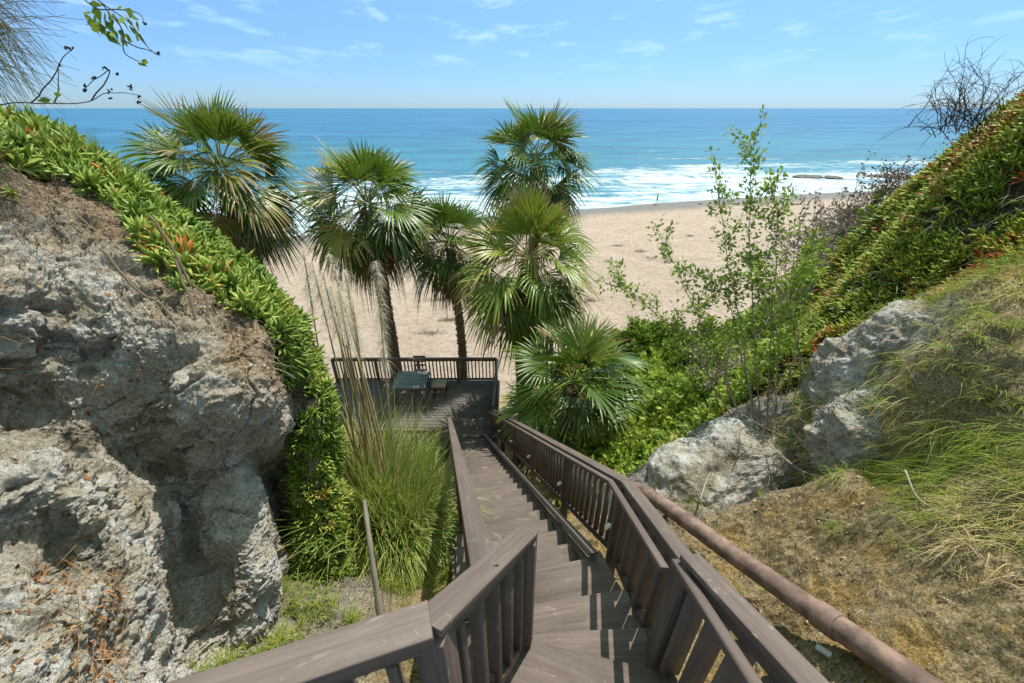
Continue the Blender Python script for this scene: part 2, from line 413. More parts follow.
def branch(p0, d, L, bend=.15, n=8, grav=0., r=None):
    r = r or rng; pts = [np.array(p0, float)]; d = norm(np.array(d, float))
    for i in range(n):
        d = norm(d+r.normal(0, bend, 3)+np.array([0, 0, -grav])); pts.append(pts[-1]+d*L/n)
    return np.array(pts)
def spline(pts, n):
    pts = np.array(pts, float); m = len(pts); P = np.vstack([2*pts[0]-pts[1], pts, 2*pts[-1]-pts[-2]])
    t = np.linspace(0, m-1, n); i = np.minimum(t.astype(int), m-2); f = (t-i)[:, None]
    a, b, c, d = P[i], P[i+1], P[i+2], P[i+3]
    return .5*((2*b)+(-a+c)*f+(2*a-5*b+4*c-d)*f*f+(-a+3*b-3*c+d)*f**3)

# ================================================================== TERRAIN
def slope_z(Y):
    return np.interp(Y, [-3, .3, 1.0, 2, 9.4, 12.5, 15, 18, 22, 30], [-2.6, -2.75, -3.15, -3.85, -9.5, -10.6, -12.6, -14.5, -16.1, -18])
pts = []
for Y in (-2, -.5, .6, 1.5, 2.5, 4, 6, 8, 10, 12, 14, 17, 20, 24):
    c = .3-.19*min(Y, 10)
    pts += [(c, Y, slope_z(Y)), (c-.9, Y, slope_z(Y)), ]
    if Y < 14: pts.append((c+.65, Y, slope_z(Y)+.05))
def A(x, y, t): pts.append(tuple(W(x, y, t=t)))
pts += [(2.04, .93, -2.72), (1.37, 3.03, -3.78), (2.5, -.5, -2.05), (1.3, 2.0, -3.5), (1.35, 1.0, -3.1), (1.5, -.4, -2.7), (1.5, -2, -2.5)]
A(850, 600, 2.7); A(940, 660, 2.15); A(1024, 683, 1.95); A(1024, 590, 2.15); A(1024, 500, 2.4); A(1024, 350, 2.85); A(1024, 290, 3.05)
A(900, 600, 2.45); A(900, 520, 2.85); A(900, 430, 3.25); A(800, 600, 2.95); A(780, 480, 4.1); A(800, 430, 4.25); A(760, 540, 3.5)
A(700, 520, 3.95); A(640, 482, 4.7); A(670, 455, 4.85); A(700, 432, 5.1); A(750, 404, 5.3); A(790, 400, 5.0); A(720, 470, 4.5)
pts += [(1.5, 4.4, -5.7), (2.4, 5.0, -5.6), (3.3, 5.5, -5.1), (1.6, 5.5, -6.6)]
A(830, 378, 4.25); A(870, 342, 4.0); A(900, 327, 3.85); A(960, 292, 3.45); A(860, 430, 3.6); A(850, 480, 3.45)
pts += [(3.75, 4.25, -2.75), (4.1, 4.15, -2.3), (4.4, 3.9, -1.8), (4.5, 3.4, -1.2)]
A(800, 350, 6); A(840, 300, 7); A(900, 250, 5.0); A(960, 240, 4.4); A(900, 222, 6.5); A(935, 205, 5.8); A(985, 160, 4.8); A(1024, 210, 4.0); A(1024, 128, 4.3); A(1080, 70, 4.6)
A(800, 312, 8.5); A(840, 262, 10); A(848, 240, 12.5); A(880, 222, 9.5); A(760, 375, 9.5); A(785, 340, 9); A(820, 290, 9.5); A(800, 345, 13); A(840, 300, 15); A(770, 372, 14); A(870, 250, 15)
A(650, 440, 8); A(650, 400, 11); A(600, 420, 11); A(650, 352, 16.5); A(705, 352, 16.5); A(600, 358, 16.5); A(760, 345, 13); A(720, 400, 9.5); A(760, 380, 8.5)
pts += [(7, 19, -13.5), (3, 19, -14), (7, 23, -16.5), (11, 20, -11), (13, 25, -16.5), (11, 15, -7.5), (15, 18, -8), (16, 24, -14), (20, 20, -8), (20, 26, -16), (8, 8, -1.7), (12, 12, -3.2), (13, 6, .8), (20, 10, 1), (8, 3, 1.8), (8, -2, 2.5), (4, 0, -.8), (3.5, -1.5, -1), (20, -2, 4), (20, 15, -3)]
pts += [(2.78, 2.85, -3.85), (2.45, 3.05, -3.9), (3.0, 2.45, -3.2)]
# left
pts += [(-.96, 2, -3.55), (-1.4, 1.7, -3.2), (-1.6, 1.1, -2.9), (-1.2, .5, -2.75), (-2.2, 1.6, -3.2), (-2, 3, -4.1), (-1.3, 3, -4.4), (-2, 4.2, -5.2), (-4, 4.5, -3.5), (-3, 6.5, -6.2), (-6, 6, -3.4), (-5, 8.5, -7.0),
        (-3, 8.5, -8.8), (-7, 10, -7.9), (-7, 12.5, -10), (-4, 11, -9.8), (-9, 14, -11.5), (-12, 10, -6.5), (-12, 5, -2), (-8, 2, -1), (-12, -2, 1), (-4, 0, -2), (-10, 18, -15), (-16, 16, -13), (-16, 20, -16), (-20, 12, -9), (-20, 22, -17), (-20, 2, 0), (-7, 22, -16.6), (-2, -2, -2.6)]
pts = np.array(pts)
def tps(P, z, lam=.002):
    n = len(P); d = np.linalg.norm(P[:, None]-P[None], axis=-1); K = np.where(d > 0, d*d*np.log(d+1e-12), 0)+lam*np.eye(n)
    Q = np.hstack([np.ones((n, 1)), P]); Amat = np.block([[K, Q], [Q.T, np.zeros((3, 3))]])
    w = np.linalg.solve(Amat, np.concatenate([z, np.zeros(3)]))
    def f(X):
        sh = X.shape[:-1]; X = X.reshape(-1, 2); out = np.empty(len(X))
        for i in range(0, len(X), 40000):
            x = X[i:i+40000]; dd = np.linalg.norm(x[:, None]-P[None], axis=-1)
            out[i:i+40000] = (dd*dd*np.log(dd+1e-12))@w[:n]+w[n]+x@w[n+1:]
        return out.reshape(sh)
    return f
# slopes fall about a metre per metre: interpolate the departure from a falling plane
HF = tps(pts[:, :2], pts[:, 2]-slope_z(pts[:, 1]))
def ground_base(X, Y): return HF(np.stack([X, Y], -1))+slope_z(Y)
def ax(segs):
    out = [segs[0][0]]
    for a, b, st in segs: out += list(np.linspace(a, b, int(round((b-a)/st))+1)[1:])
    return np.array(out)
gx = ax([(-20, -6, .25), (-6, -2, .08), (-2, .8, .035), (.8, 4.2, .0115), (4.2, 4.8, .02), (4.8, 8, .045), (8, 20, .2)])
gy = ax([(-2, .3, .08), (.3, 4.3, .0115), (4.3, 4.6, .02), (4.6, 8, .045), (8, 14, .09), (14, 25, .2)])
GX, GY = np.meshgrid(gx, gy, indexing='ij')
GZ = ground_base(GX, GY)
def rocky(X, Y, Z):
    # grey outcrops: lower boulder beside the pipe and upper ledge
    P = np.stack([X, Y, Z], -1); n = fbm(P*1.3, 3)*.5
    r1 = 1-sstep(.55, 1.15, np.sqrt(((X-2.2)/1.35)**2+((Y-3.5)/1.0)**2)+n*.6)
    r2 = 1-sstep(.55, 1.05, np.sqrt(((X-3.35)/.35)**2+((Y-3.2)/.5)**2)+n*.6)
    r3 = 1-sstep(.6, 1.1, np.sqrt(((X+1.6)/.8)**2+((Y-1.4)/1.)**2)+n*.6)
    return np.clip(np.maximum(np.maximum(r1, r2), r3*.7), 0, 1)
RK = rocky(GX, GY, GZ)
P3 = np.stack([GX, GY, GZ], -1)
near = 1-sstep(5, 9, GY)
GZd = GZ+fbm(P3*.9, 3)*.10*(.5+near*.5)+near*((fbm(P3*2.1, 6, .55, True)*(.11+.05*RK))+fbm(P3*5, 5, .6)*.075+fbm(P3*17, 3, .65, True)*.026+fbm(P3*40, 2, .6)*.012)
# keep the stair run clear
ctr = .3-.19*np.clip(GY, 0, 10); clear = sstep(1.1, .8, np.abs(GX-ctr+.05))
GZd = np.where((GY < 12.5), np.minimum(GZd, GZd*(1-clear)+clear*(np.minimum(GZd, slope_z(GY)+.05))), GZd)
def bilin(X, Y):
    i = np.clip(np.searchsorted(gx, X)-1, 0, len(gx)-2); j = np.clip(np.searchsorted(gy, Y)-1, 0, len(gy)-2)
    a = (X-gx[i])/(gx[i+1]-gx[i]); b = (Y-gy[j])/(gy[j+1]-gy[j])
    return (GZd[i, j]*(1-a)*(1-b)+GZd[i+1, j]*a*(1-b)+GZd[i, j+1]*(1-a)*b+GZd[i+1, j+1]*a*b)
def gnormal(X, Y, e=.08):
    return norm(np.stack([-(bilin(X+e, Y)-bilin(X-e, Y))/(2*e), -(bilin(X, Y+e)-bilin(X, Y-e))/(2*e), np.ones_like(X)], -1))
# where green cover grows
def project(P):
    t = P[..., 1]*CP-P[..., 2]*SP; return CX+F*P[..., 0]/t, CY-F*(P[..., 1]*SP+P[..., 2]*CP)/t, t
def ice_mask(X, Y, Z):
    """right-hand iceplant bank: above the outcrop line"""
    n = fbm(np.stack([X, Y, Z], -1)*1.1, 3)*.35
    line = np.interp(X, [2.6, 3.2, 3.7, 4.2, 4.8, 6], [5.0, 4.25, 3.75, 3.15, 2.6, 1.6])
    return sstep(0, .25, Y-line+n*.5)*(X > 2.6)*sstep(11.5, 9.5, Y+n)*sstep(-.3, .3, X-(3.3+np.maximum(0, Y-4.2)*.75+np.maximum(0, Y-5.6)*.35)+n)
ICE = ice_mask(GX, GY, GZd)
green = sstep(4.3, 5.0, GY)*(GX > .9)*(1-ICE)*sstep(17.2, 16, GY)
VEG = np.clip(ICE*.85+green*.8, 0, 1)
b = MB(); b.grid(np.stack([GX, GY, GZd], -1), RK)
tag(b.build('hillside', m_ground, smooth=True, extra={'veg': VEG}), 'bare soil and grey rock gully side running down to the beach', None, None, 'structure')

# beach
def shore(X): return 76+.40*X-.0012*np.maximum(X, 0)**2-.0006*np.minimum(X, 0)**2
bx = ax([(-500, -100, 8), (-100, -30, 1.5), (-30, 60, .45), (60, 160, 1.5), (160, 600, 10)]); by = ax([(16, 60, .4), (60, 130, .5), (130, 240, 5)])
BX, BY = np.meshgrid(bx, by, indexing='ij'); S = shore(BX)-BY
BZ = -17.25+.027*S*(1+.004*S)+fbm(np.stack([BX*.25, BY*.25, BX*0], -1), 4)*.12*sstep(2, 12, S)+fbm(np.stack([BX*1.3, BY*1.3, BX*0+5], -1), 3)*.05*sstep(3, 10, S)
BZ = np.where(S < 0, -17.25+.05*S, BZ)
wet = sstep(9, 3, S+fbm(np.stack([BX*.08, BY*.08, BX*0], -1), 3)*4)
b = MB(); b.grid(np.stack([BX, BY, BZ], -1), wet)
tag(b.build('beach', m_sand, smooth=True), 'pale footprinted sand beach', None, None, 'structure')
# sea
s_ = np.linspace(-2.6, 2.6, 900); yy = np.concatenate([np.linspace(20, 240, 420), np.geomspace(241, 30000, 240)])
SS, YY = np.meshgrid(s_, yy, indexing='ij'); SX = SS*(YY+20)
D = YY-shore(np.clip(SX, -150, 200))
ph = D+fbm(np.stack([SX*.02, YY*.02, SX*0], -1), 3)*9
SZ = -17.25+.012*np.clip(D, -5, 12)*0
SZ = SZ+.35*np.exp(-((ph-57)/2.6)**2)*(1+fbm(np.stack([SX*.05, YY*0, SX*0+3], -1), 3)*1.5)+1.0*np.exp(-((ph-30)/1.8)**2)*sstep(-.1, .4, fbm(np.stack([SX*.03, YY*0, SX*0+9], -1), 2))
SZ = SZ+sstep(5, 40, D)*sstep(700, 200, D)*(.14*np.sin(ph/5.5)+fbm(np.stack([SX*.12, YY*.3, SX*0], -1), 4)*.16)
SZ = SZ-.10*sstep(14, 0, D+fbm(np.stack([SX*.06, YY*.06, SX*0+2], -1), 3)*8)
b = MB(); b.grid(np.stack([SX, YY, SZ], -1), D)
tag(b.build('sea', m_sea, smooth=True), 'blue ocean with white surf', None, None, 'structure')

# ================================================================== LEFT CLIFF
cols = [
 [(-1.0, -.6, -2.9), (-1.35, -.6, -2.3), (-1.6, -.5, -1.7), (-1.9, -.4, -1.2), (-2.0, -.3, -.7), (-2.2, -.2, -.2), (-2.6, 0, .15), (-3.1, .4, .35), (-3.9, .9, .5), (-6, 2, -.5)],
 [(0, 800, 1.15), (0, 660, 1.25), (0, 560, 1.5), (0, 475, 1.56), (0, 435, 2.12), (0, 300, 2.08), (0, 172, 2.65), (0, 155, 2.85), (0, 136, 3.3), (-50, 150, 5)],
 [(90, 800, 1.35), (85, 680, 1.45), (85, 570, 1.62), (80, 492, 1.68), (78, 445, 2.34), (75, 310, 2.33), (75, 200, 2.75), (80, 188, 2.95), (85, 172, 3.4), (60, 220, 5)],
 [(165, 790, 1.75), (150, 690, 1.85), (124, 600, 1.88), (118, 525, 2.0), (135, 455, 2.55), (140, 355, 2.30), (140, 240, 2.8), (150, 228, 3.0), (150, 208, 3.5), (140, 270, 5)],
 [(200, 760, 2.1), (205, 690, 2.25), (195, 610, 2.4), (185, 545, 2.62), (180, 475, 2.62), (203, 385, 2.24), (205, 280, 2.78), (205, 266, 3.1), (200, 248, 3.55), (190, 330, 5)],
 [(225, 730, 2.4), (238, 670, 2.5), (238, 605, 2.45), (224, 540, 2.52), (215, 468, 2.66), (238, 405, 2.28), (240, 318, 2.72), (250, 302, 3.1), (248, 284, 3.6), (230, 390, 5)],
 [(250, 715, 2.75), (266, 645, 2.75), (276, 585, 2.68), (252, 525, 2.72), (240, 455, 2.82), (266, 402, 2.50), (258, 345, 2.65), (280, 336, 3.1), (280, 322, 3.5), (270, 430, 5)],
 [(270, 715, 3.05), (290, 650, 3.2), (290, 592, 3.5), (278, 530, 3.75), (272, 480, 3.8), (287, 430, 3.3), (288, 375, 3.15), (292, 358, 3.3), (296, 345, 3.6), (290, 440, 5)],
 [(310, 700, 3.2), (324, 640, 3.25), (328, 585, 3.4), (326, 530, 3.45), (322, 480, 3.45), (320, 430, 3.45), (315, 392, 3.5), (306, 380, 3.65), (304, 368, 3.9), (300, 460, 5)],
 [(345, 720, 3.7), (348, 650, 4.1), (350, 605, 4.4), (342, 560, 4.6), (332, 520, 4.7), (322, 480, 4.8), (316, 450, 4.8), (310, 430, 4.9), (308, 420, 5), (300, 510, 5.6)]]
G0 = np.array([[p if k == 0 else tuple(W(p[0], p[1], t=p[2])) for p in c] for k, c in enumerate(cols)])
def resample(Gc, nu, nv):
    A1 = np.array([spline(Gc[:, j], nu) for j in range(Gc.shape[1])]).transpose(1, 0, 2)
    return np.array([spline(A1[i], nv) for i in range(nu)])
nu, nv = 960, 860
LP = resample(G0, nu, nv)
def gnorm(P):
    du = np.gradient(P, axis=0); dv = np.gradient(P, axis=1); return norm(np.cross(du, dv))
LN = gnorm(LP)
if LN[nu//2, nv//3] @ np.array([1, -1, .5]) < 0: LN = -LN
UU, VVv = np.meshgrid(np.linspace(0, 9, nu), np.linspace(0, 9, nv), indexing='ij')
face = sstep(6.6, 5.9, VVv)                      # 1 on bare rock, 0 above the brow
disp = fbm(LP*1.5+3, 4)*.13+fbm(LP*2.3, 4, .5, True)*.06*(.35+.65*face)+fbm(LP*np.array([8, 8, 12.])+8, 5, .58)*.028+fbm(LP*27+2, 2, .7, True)*.016+fbm(LP*60, 2, .6)*.009
pit = sstep(.22, .5, fbm(LP*3.3+31, 3)); disp = disp-pit*.08*face-.04*face*sstep(.05, 0, np.abs(fbm(LP*np.array([1.1, 1.1, 1.9])+40, 4)))-.03*face*sstep(.04, 0, np.abs(fbm(LP*3.6+70, 3)))
LP2 = LP+LN*disp[..., None]
b = MB(); soil = np.clip(sstep(4.9, 6.1, VVv+fbm(LP*2, 3)*1.3)*1.0+sstep(6.9, 7.3, UU)*.6, 0, 1)
b.grid(LP2, soil)
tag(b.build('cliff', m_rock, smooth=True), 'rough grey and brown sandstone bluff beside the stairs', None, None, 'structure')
LN2 = gnorm(LP2); LN2 = np.where((LN2*LN).sum(-1, keepdims=True) < 0, -LN2, LN2)

# ---- iceplant on the left bluff
leafT = leafblade(4, 1., .105, .9, .30)
leafS = leafblade(2, 1., .10, .85, .2)
r0 = np.random.default_rng(3)
tm_big = [cluster_tmpl(r0, k, sp, leafT) for k, sp in ((11, 1.1), (13, 1.3), (10, .9), (14, 1.5), (9, 1.2))]
tm_small = [cluster_tmpl(r0, k, sp, leafS) for k, sp in ((7, 1.1), (8, 1.4), (6, 1.0), (9, 1.5))]
def pick(mask, n, P, Nn):
    """area-weighted points of a grid surface"""
    a = np.linalg.norm(np.cross(P[1:, :-1]-P[:-1, :-1], P[:-1, 1:]-P[:-1, :-1]), axis=-1)*mask[:-1, :-1]
    w = a.ravel()/a.sum(); k = rng.choice(len(w), n, p=w); i, j = np.unravel_index(k, a.shape)
    f = rng.random((n, 2)); Q = P[i, j]+(P[i+1, j]-P[i, j])*f[:, :1]+(P[i, j+1]-P[i, j])*f[:, 1:]
    return Q, Nn[i, j], i, j
bn = fbm(LP*2.0+11, 4)*.85-.05
m_top = sstep(5.95, 6.25, VVv+bn)*(VVv < 8.6)*(UU > .3)*(UU < 8.6)
m_cur = sstep(7.35, 7.6, UU+bn*.5)*(VVv > 1.2)*(VVv < 8.6)*sstep(8.45, 8.15, UU+bn*.5)
gap = .12+.88*sstep(-.22, .02, fbm(LP*4.5+60, 3))
Q, Nq, i, j = pick(np.maximum(m_top*gap, m_cur*(.35+.65*gap)), 8600, LP2, LN2)
V_ = VVv[i, j]; U_ = UU[i, j]
T = np.clip(.48+fbm(Q*2.5, 3)*.5+rng.normal(0, .10, len(Q)), .15, .80)
hot = (rng.random(len(Q)) < .009*(1+2*(V_ < 6.5))) & (U_ < 7); T[hot] = .9+rng.random(hot.sum())*.12
sc = .056+.060*rng.random(len(Q)); sc *= np.where(U_ > 7, .72, 1.0)
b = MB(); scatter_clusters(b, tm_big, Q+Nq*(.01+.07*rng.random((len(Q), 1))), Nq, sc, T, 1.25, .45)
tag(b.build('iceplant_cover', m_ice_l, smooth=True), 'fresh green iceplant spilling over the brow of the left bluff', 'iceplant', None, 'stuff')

# dry roots and stems under the iceplant
b = MB(); Q, Nq, i, j = pick(sstep(5.1, 5.7, VVv)*sstep(6.5, 6.1, VVv)*(UU > .2)*(UU < 6.3), 3000, LP2, LN2)
dd = norm(rng.normal(0, .5, (len(Q), 3))+np.array([.5, .1, -.55]))
dd = norm(dd-Nq*(dd*Nq).sum(-1, keepdims=True)*.8)
blades(b, Q+Nq*.012, dd, .03+.16*rng.random(len(Q))**2, .002+.0035*rng.random(len(Q)), .15*rng.random(len(Q)), rng.random(len(Q))*.85, 5, curl=.25)
for pl in ([(150, 215, 2.2), (180, 265, 2.2), (205, 300, 2.22), (215, 345, 2.2), (228, 380, 2.25)], [(100, 250, 2.05), (150, 300, 2.08), (190, 340, 2.12), (210, 375, 2.15)], [(175, 260, 2.2), (195, 320, 2.15), (222, 372, 2.2), (215, 400, 2.2)]):
    c = spline([W(*p[:2], t=p[2]+.25) for p in pl], 24); c = c+fbm(c[:, None, :]*np.array([9., 9, 9]), 2)*.02
    b.tube(c, np.linspace(.009, .003, 24), 6, .35)
tag(b.build('dry_roots', m_twig), 'tangle of dead roots and stems below the left iceplant', 'roots', None, 'stuff')
# leaf litter on the lower ledge
b = MB(); mk = sstep(2.3, 1.6, VVv)*sstep(.6, .9, UU)*sstep(3.2, 2.4, UU)*sstep(-.2, .3, fbm(LP*3+7, 2)) + .05*(VVv < 5.5)*(UU < 5)
Q, Nq, i, j = pick(mk, 1300, LP2, LN2); n = len(Q)
leaves(b, Q+Nq*.008, norm(rng.normal(0, 1, (n, 3))-Nq*.3), .012+.024*rng.random(n), rng.random(n))
dd = norm(rng.normal(0, 1, (260, 3)))
blades(b, Q[:260]+Nq[:260]*.02, norm(dd-Nq[:260]*(dd*Nq[:260]).sum(-1, keepdims=True)), .05+.16*rng.random(260), np.full(260, .003), np.zeros(260), .6+.3*rng.random(260), 4, curl=.2)
tag(b.build('leaf_litter', m_litter), 'rust brown dead leaves lying on the lower ledge of the left bluff', 'leaf litter', None, 'stuff')
# pebbles set in the cliff
def pebble_tmpl(r):
    V = []; Fs = []; n = 6; m_ = 4
    for i in range(m_+1):
        a = math.pi*i/m_
        for k in range(n): V.append((math.sin(a)*math.cos(k*math.pi/3), math.sin(a)*math.sin(k*math.pi/3), math.cos(a)*.7))
    V = np.array(V)*(1+.55*vnoise(np.array(V)*1.6+r)[:, None]); Fs = [(i*n+k, (i+1)*n+k, (i+1)*n+(k+1) % n, i*n+(k+1) % n) for i in range(m_) for k in range(n)]
    return V*np.array([1, .7, .8]), np.array(Fs), np.zeros(len(V))
b = MB(); Q, Nq, i, j = pick(face*(UU < 6.8)*sstep(-.1, .3, fbm(LP*2.+77, 2)), 3200, LP2, LN2); n = len(Q)
for k in range(3):
    s = slice(k, n, 3); m_ = len(Q[s]); instance(b, pebble_tmpl(k*3.7), basis(norm(Nq[s]+rng.normal(0, .5, (m_, 3))), rng.random(m_)*6), Q[s], .004+.013*rng.random(m_)**2.5, rng.random(m_))
m_peb = M_leaf('pebble', [(0, (.14, .12, .10)), (.5, (.32, .29, .25)), (1, (.55, .53, .50))], .9, 0, .15)
tag(b.build('pebbles', m_peb, smooth=True), 'small stones studding the left bluff', 'pebbles', None, 'stuff')

# right-hand outcrop ledges
def outcrop(c, e1, r3, seed, label, n=(260, 150), rough=1.):
    c = np.array(c, float); e1 = norm(np.array(e1, float)); e2 = norm(np.cross([0, 0, 1.], e1)); e3 = np.cross(e1, e2)
    th = np.linspace(0, 2*math.pi, n[0]+1)[:-1]; ph = np.linspace(.001, math.pi-.001, n[1]); TH, PH = np.meshgrid(th, ph, indexing='ij')
    q = np.stack([np.sin(PH)*np.cos(TH), np.sin(PH)*np.sin(TH), np.cos(PH)], -1); q = np.sign(q)*np.abs(q)**.8
    P = c+q[..., :1]*r3[0]*e1+q[..., 1:2]*r3[1]*e2+q[..., 2:]*r3[2]*e3
    nn = norm(q[..., :1]/r3[0]*e1+q[..., 1:2]/r3[1]*e2+q[..., 2:]/r3[2]*e3)
    d = fbm(P*1.7+seed, 4)*.20+fbm(P*4+seed, 6, .56, True)*.09*rough+fbm(P*11+seed, 5, .6)*.035*rough+fbm(P*40, 3, .6, True)*.008
    P = P+nn*d[..., None]; P = np.concatenate([P, P[:1]], 0)
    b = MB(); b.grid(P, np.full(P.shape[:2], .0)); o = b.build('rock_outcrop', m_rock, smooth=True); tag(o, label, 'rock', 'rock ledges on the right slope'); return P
e = np.array([3.7, 3.1, -1.35])-np.array([3.2, 3.45, -2.4])
OC1 = outcrop(W(890, 374, t=3.9), e, (.82, .36, .46), 4., 'long grey rock ledge jutting out below the right iceplant bank')
OC2 = outcrop(W(868, 440, t=3.7), e, (.50, .32, .38), 9., 'blocky grey rock hanging below the long ledge above the hollow')
OC3 = outcrop(W(722, 474, t=4.65), np.array([1, .35, .30]), (.90, .50, .44), 14., 'rounded pale boulder beside the pipe with the tall shrub on top', rough=.5)

# ================================================================== RIGHT BANK COVER
GN = gnorm(np.stack([GX, GY, GZd], -1)); GN = np.where(GN[..., 2:3] < 0, -GN, GN); GP = np.stack([GX, GY, GZd], -1)
px, py, pt = project(GP)
vis = (px > 540) & (px < 1160) & (pt > .5)
Q, Nq, i, j = pick(ICE*(.10+.90*sstep(-.25, .0, fbm(GP*2.6+90, 3)))*vis*np.minimum(1, (5/np.maximum(pt, 1))**1.2), 15000, GP, GN)
dist = np.linalg.norm(Q, axis=1)
T = np.clip(.45+fbm(Q*1.6, 3)*.55+rng.normal(0, .13, len(Q)), .05, .86)
hot = rng.random(len(Q)) < np.clip(.12+.7*fbm(Q*1.2+5, 2), .02, .55); T[hot] = .87+rng.random(hot.sum())*.13
sc = (.052+.036*rng.random(len(Q)))*np.clip(dist/5.5, 1, 2.2)
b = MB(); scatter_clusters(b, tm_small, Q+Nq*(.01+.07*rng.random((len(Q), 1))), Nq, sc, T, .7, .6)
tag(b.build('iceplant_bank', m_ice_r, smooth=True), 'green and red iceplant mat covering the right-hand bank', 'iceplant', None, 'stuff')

# dead stems in the gaps of the right bank
b = MB(); Q, Nq, i, j = pick(ICE*vis*sstep(-.05, -.30, fbm(GP*2.6+90, 3))*(pt < 9), 2200, GP, GN); n = len(Q)
dd = norm(rng.normal(0, .6, (n, 3))+np.array([-.3, -.3, -.2])); blades(b, Q+Nq*.05, dd, .10+.30*rng.random(n), .005+.006*rng.random(n), .3*rng.random(n), rng.random(n), 5, curl=.35)
tag(b.build('dead_stems', m_twig), 'brown dead stems showing in the gaps of the right iceplant bank', None, None, 'stuff')
# grass on the right slope
b = MB()
gm = sstep(2.55, 3.1, GX+fbm(GP*1.5+4, 3)*.5)*(1-ICE)*sstep(5, 4, GX)*(GY < 3.6)*(GY > -.5)*(.10+.90*sstep(-.15, .30, fbm(GP*1.7+20, 3)))*(1-RK*.6)*(.3+1.4*sstep(2.6, 3.2, GX))
Q, Nq, i, j = pick(gm, 2300, GP, GN)
for q, nn in zip(Q, Nq):
    k = 26; az = rng.random(k)*6.28
    d = norm(np.stack([np.cos(az)*.7, np.sin(az)*.7, np.ones(k)*.8], 1)*rng.uniform(.5, 1.4)+nn*.5+rng.normal(0, .45, 3)*np.array([1, 1, 0])+np.array([-.08, -.1, -.1]))
    L = (.05+.13*rng.random(k)); dry = np.clip(.48+fbm((q*1.7)[None], 2)[0]*1.0, 0, 1)
    blades(b, q+rng.normal(0, .03, (k, 3))*np.array([1, 1, .3]), d, L, .0028+.002*rng.random(k), .3+.6*rng.random(k), np.clip(dry+rng.normal(0, .18, k), 0, 1), 5, curl=.25)
# long blades draped down the steep bank at the right
dg = sstep(2.5, 3.0, GX+.25*fbm(GP*1.3+8, 3)+.12*(GY-1.5))*(1-ICE)*(GX < 4.9)*(GY < 3.4)*(GY > -.3)*sstep(-.25, .2, fbm(GP*2.1+33, 3))
Q, Nq, i, j = pick(dg*(1-RK*.8), 620, GP, GN)
for q, nn in zip(Q, Nq):
    k = 20; dh = norm(nn*np.array([1, 1, 0])+rng.normal(0, .6, 3)*np.array([1, 1, 0])+np.array([0, 0, .5])); d = norm(dh*.8+nn*.6+rng.normal(0, .55, (k, 3)))
    base = np.clip(.45+fbm((q*1.9+3)[None], 2)[0]*.9, .1, .9)
    blades(b, q+rng.normal(0, .04, (k, 3)), d, (.07+.20*rng.random(k))*rng.uniform(.6, 1.2), .0028+.0025*rng.random(k), .5+.9*rng.random(k), np.clip(base+rng.normal(0, .2, k), 0, 1), 6, curl=.3)
tag(b.build('slope_grass', m_turf), 'green and straw coloured grass on the steep right slope', 'grass', None, 'stuff')
# thin dry weeds over the dirt slope and straw twigs
b = MB()
dm = sstep(1.2, 1.5, GX)*(1-ICE)*(GX < 3.6)*(GY < 4.3)*(GY > 0)*(.15+sstep(-.2, .3, fbm(GP*1.8+40, 3)))
Q, Nq, i, j = pick(dm, 2400, GP, GN); n = len(Q)
dd = norm(rng.normal(0, .6, (n, 3))+np.array([-.3, -.3, -.1])); dd = norm(dd-Nq*(dd*Nq).sum(-1, keepdims=True)*.85+Nq*.15)
blades(b, Q+Nq*.006, dd, .04+.16*rng.random(n)**2, .0022+.003*rng.random(n), .2*rng.random(n), rng.random(n), 4, curl=.3)
tag(b.build('dry_straw', m_twig), 'dry straw and twigs strewn over the tan dirt slope', 'straw', None, 'stuff')
bs_ = MB(); Q2, N2, i, j = pick(sstep(1.2, 1.4, GX)*(1-ICE)*(GX < 4)*(GY < 4.3)*sstep(-.1, .2, fbm(GP*2.4+15, 3)), 2600, GP, GN); n = len(Q2)
for k in range(3):
    s = slice(k, n, 3); m_ = len(Q2[s]); instance(bs_, pebble_tmpl(k*5.1+2), basis(norm(N2[s]+rng.normal(0, .6, (m_, 3))), rng.random(m_)*6), Q2[s], .004+.016*rng.random(m_)**3, rng.random(m_))
tag(bs_.build('loose_stones', M_leaf('tan_stone', [(0, (.20, .14, .08)), (.5, (.42, .32, .18)), (1, (.58, .47, .30))], .95, 0, .1), smooth=False), 'crumbled tan stones lying on the dirt slope', None, None, 'stuff')
b = MB(); Q, Nq, i, j = pick(dm*(fbm(GP*2.2+70, 2) > .12), 90, GP, GN)
for q, nn in zip(Q, Nq):
    k = 22; az = rng.random(k)*6.28; d = np.stack([np.cos(az)*.6, np.sin(az)*.6, np.ones(k)], 1)+nn*.5
    blades(b, q+rng.normal(0, .02, (k, 3)), d, .04+.08*rng.random(k), .003+.002*rng.random(k), .3+.4*rng.random(k), np.clip(.25+rng.normal(0, .2, k), 0, 1), 4)
# tufts at the foot of the left bluff
lm = sstep(-1.95, -1.7, GX)*sstep(-.5, -.7, GX)*(GY > .8)*(GY < 3.2)*sstep(0., .25, fbm(GP*2.+51, 2)+.25*(GY > 1.9))
Q, Nq, i, j = pick(lm, 170, GP, GN)
for q, nn in zip(Q, Nq):
    k = 34; az = rng.random(k)*6.28; d = np.stack([np.cos(az)*.5, np.sin(az)*.5, np.ones(k)], 1)+nn*.3
    blades(b, q+rng.normal(0, .03, (k, 3))*np.array([1, 1, .2]), d, .06+.16*rng.random(k), .003+.003*rng.random(k), .3+.5*rng.random(k), np.clip(.3+rng.normal(0, .22, k), 0, 1), 5, curl=.2)
tag(b.build('weed_tufts', m_turf), 'short yellow green weed tufts by the stairs', 'weeds', None, 'stuff')

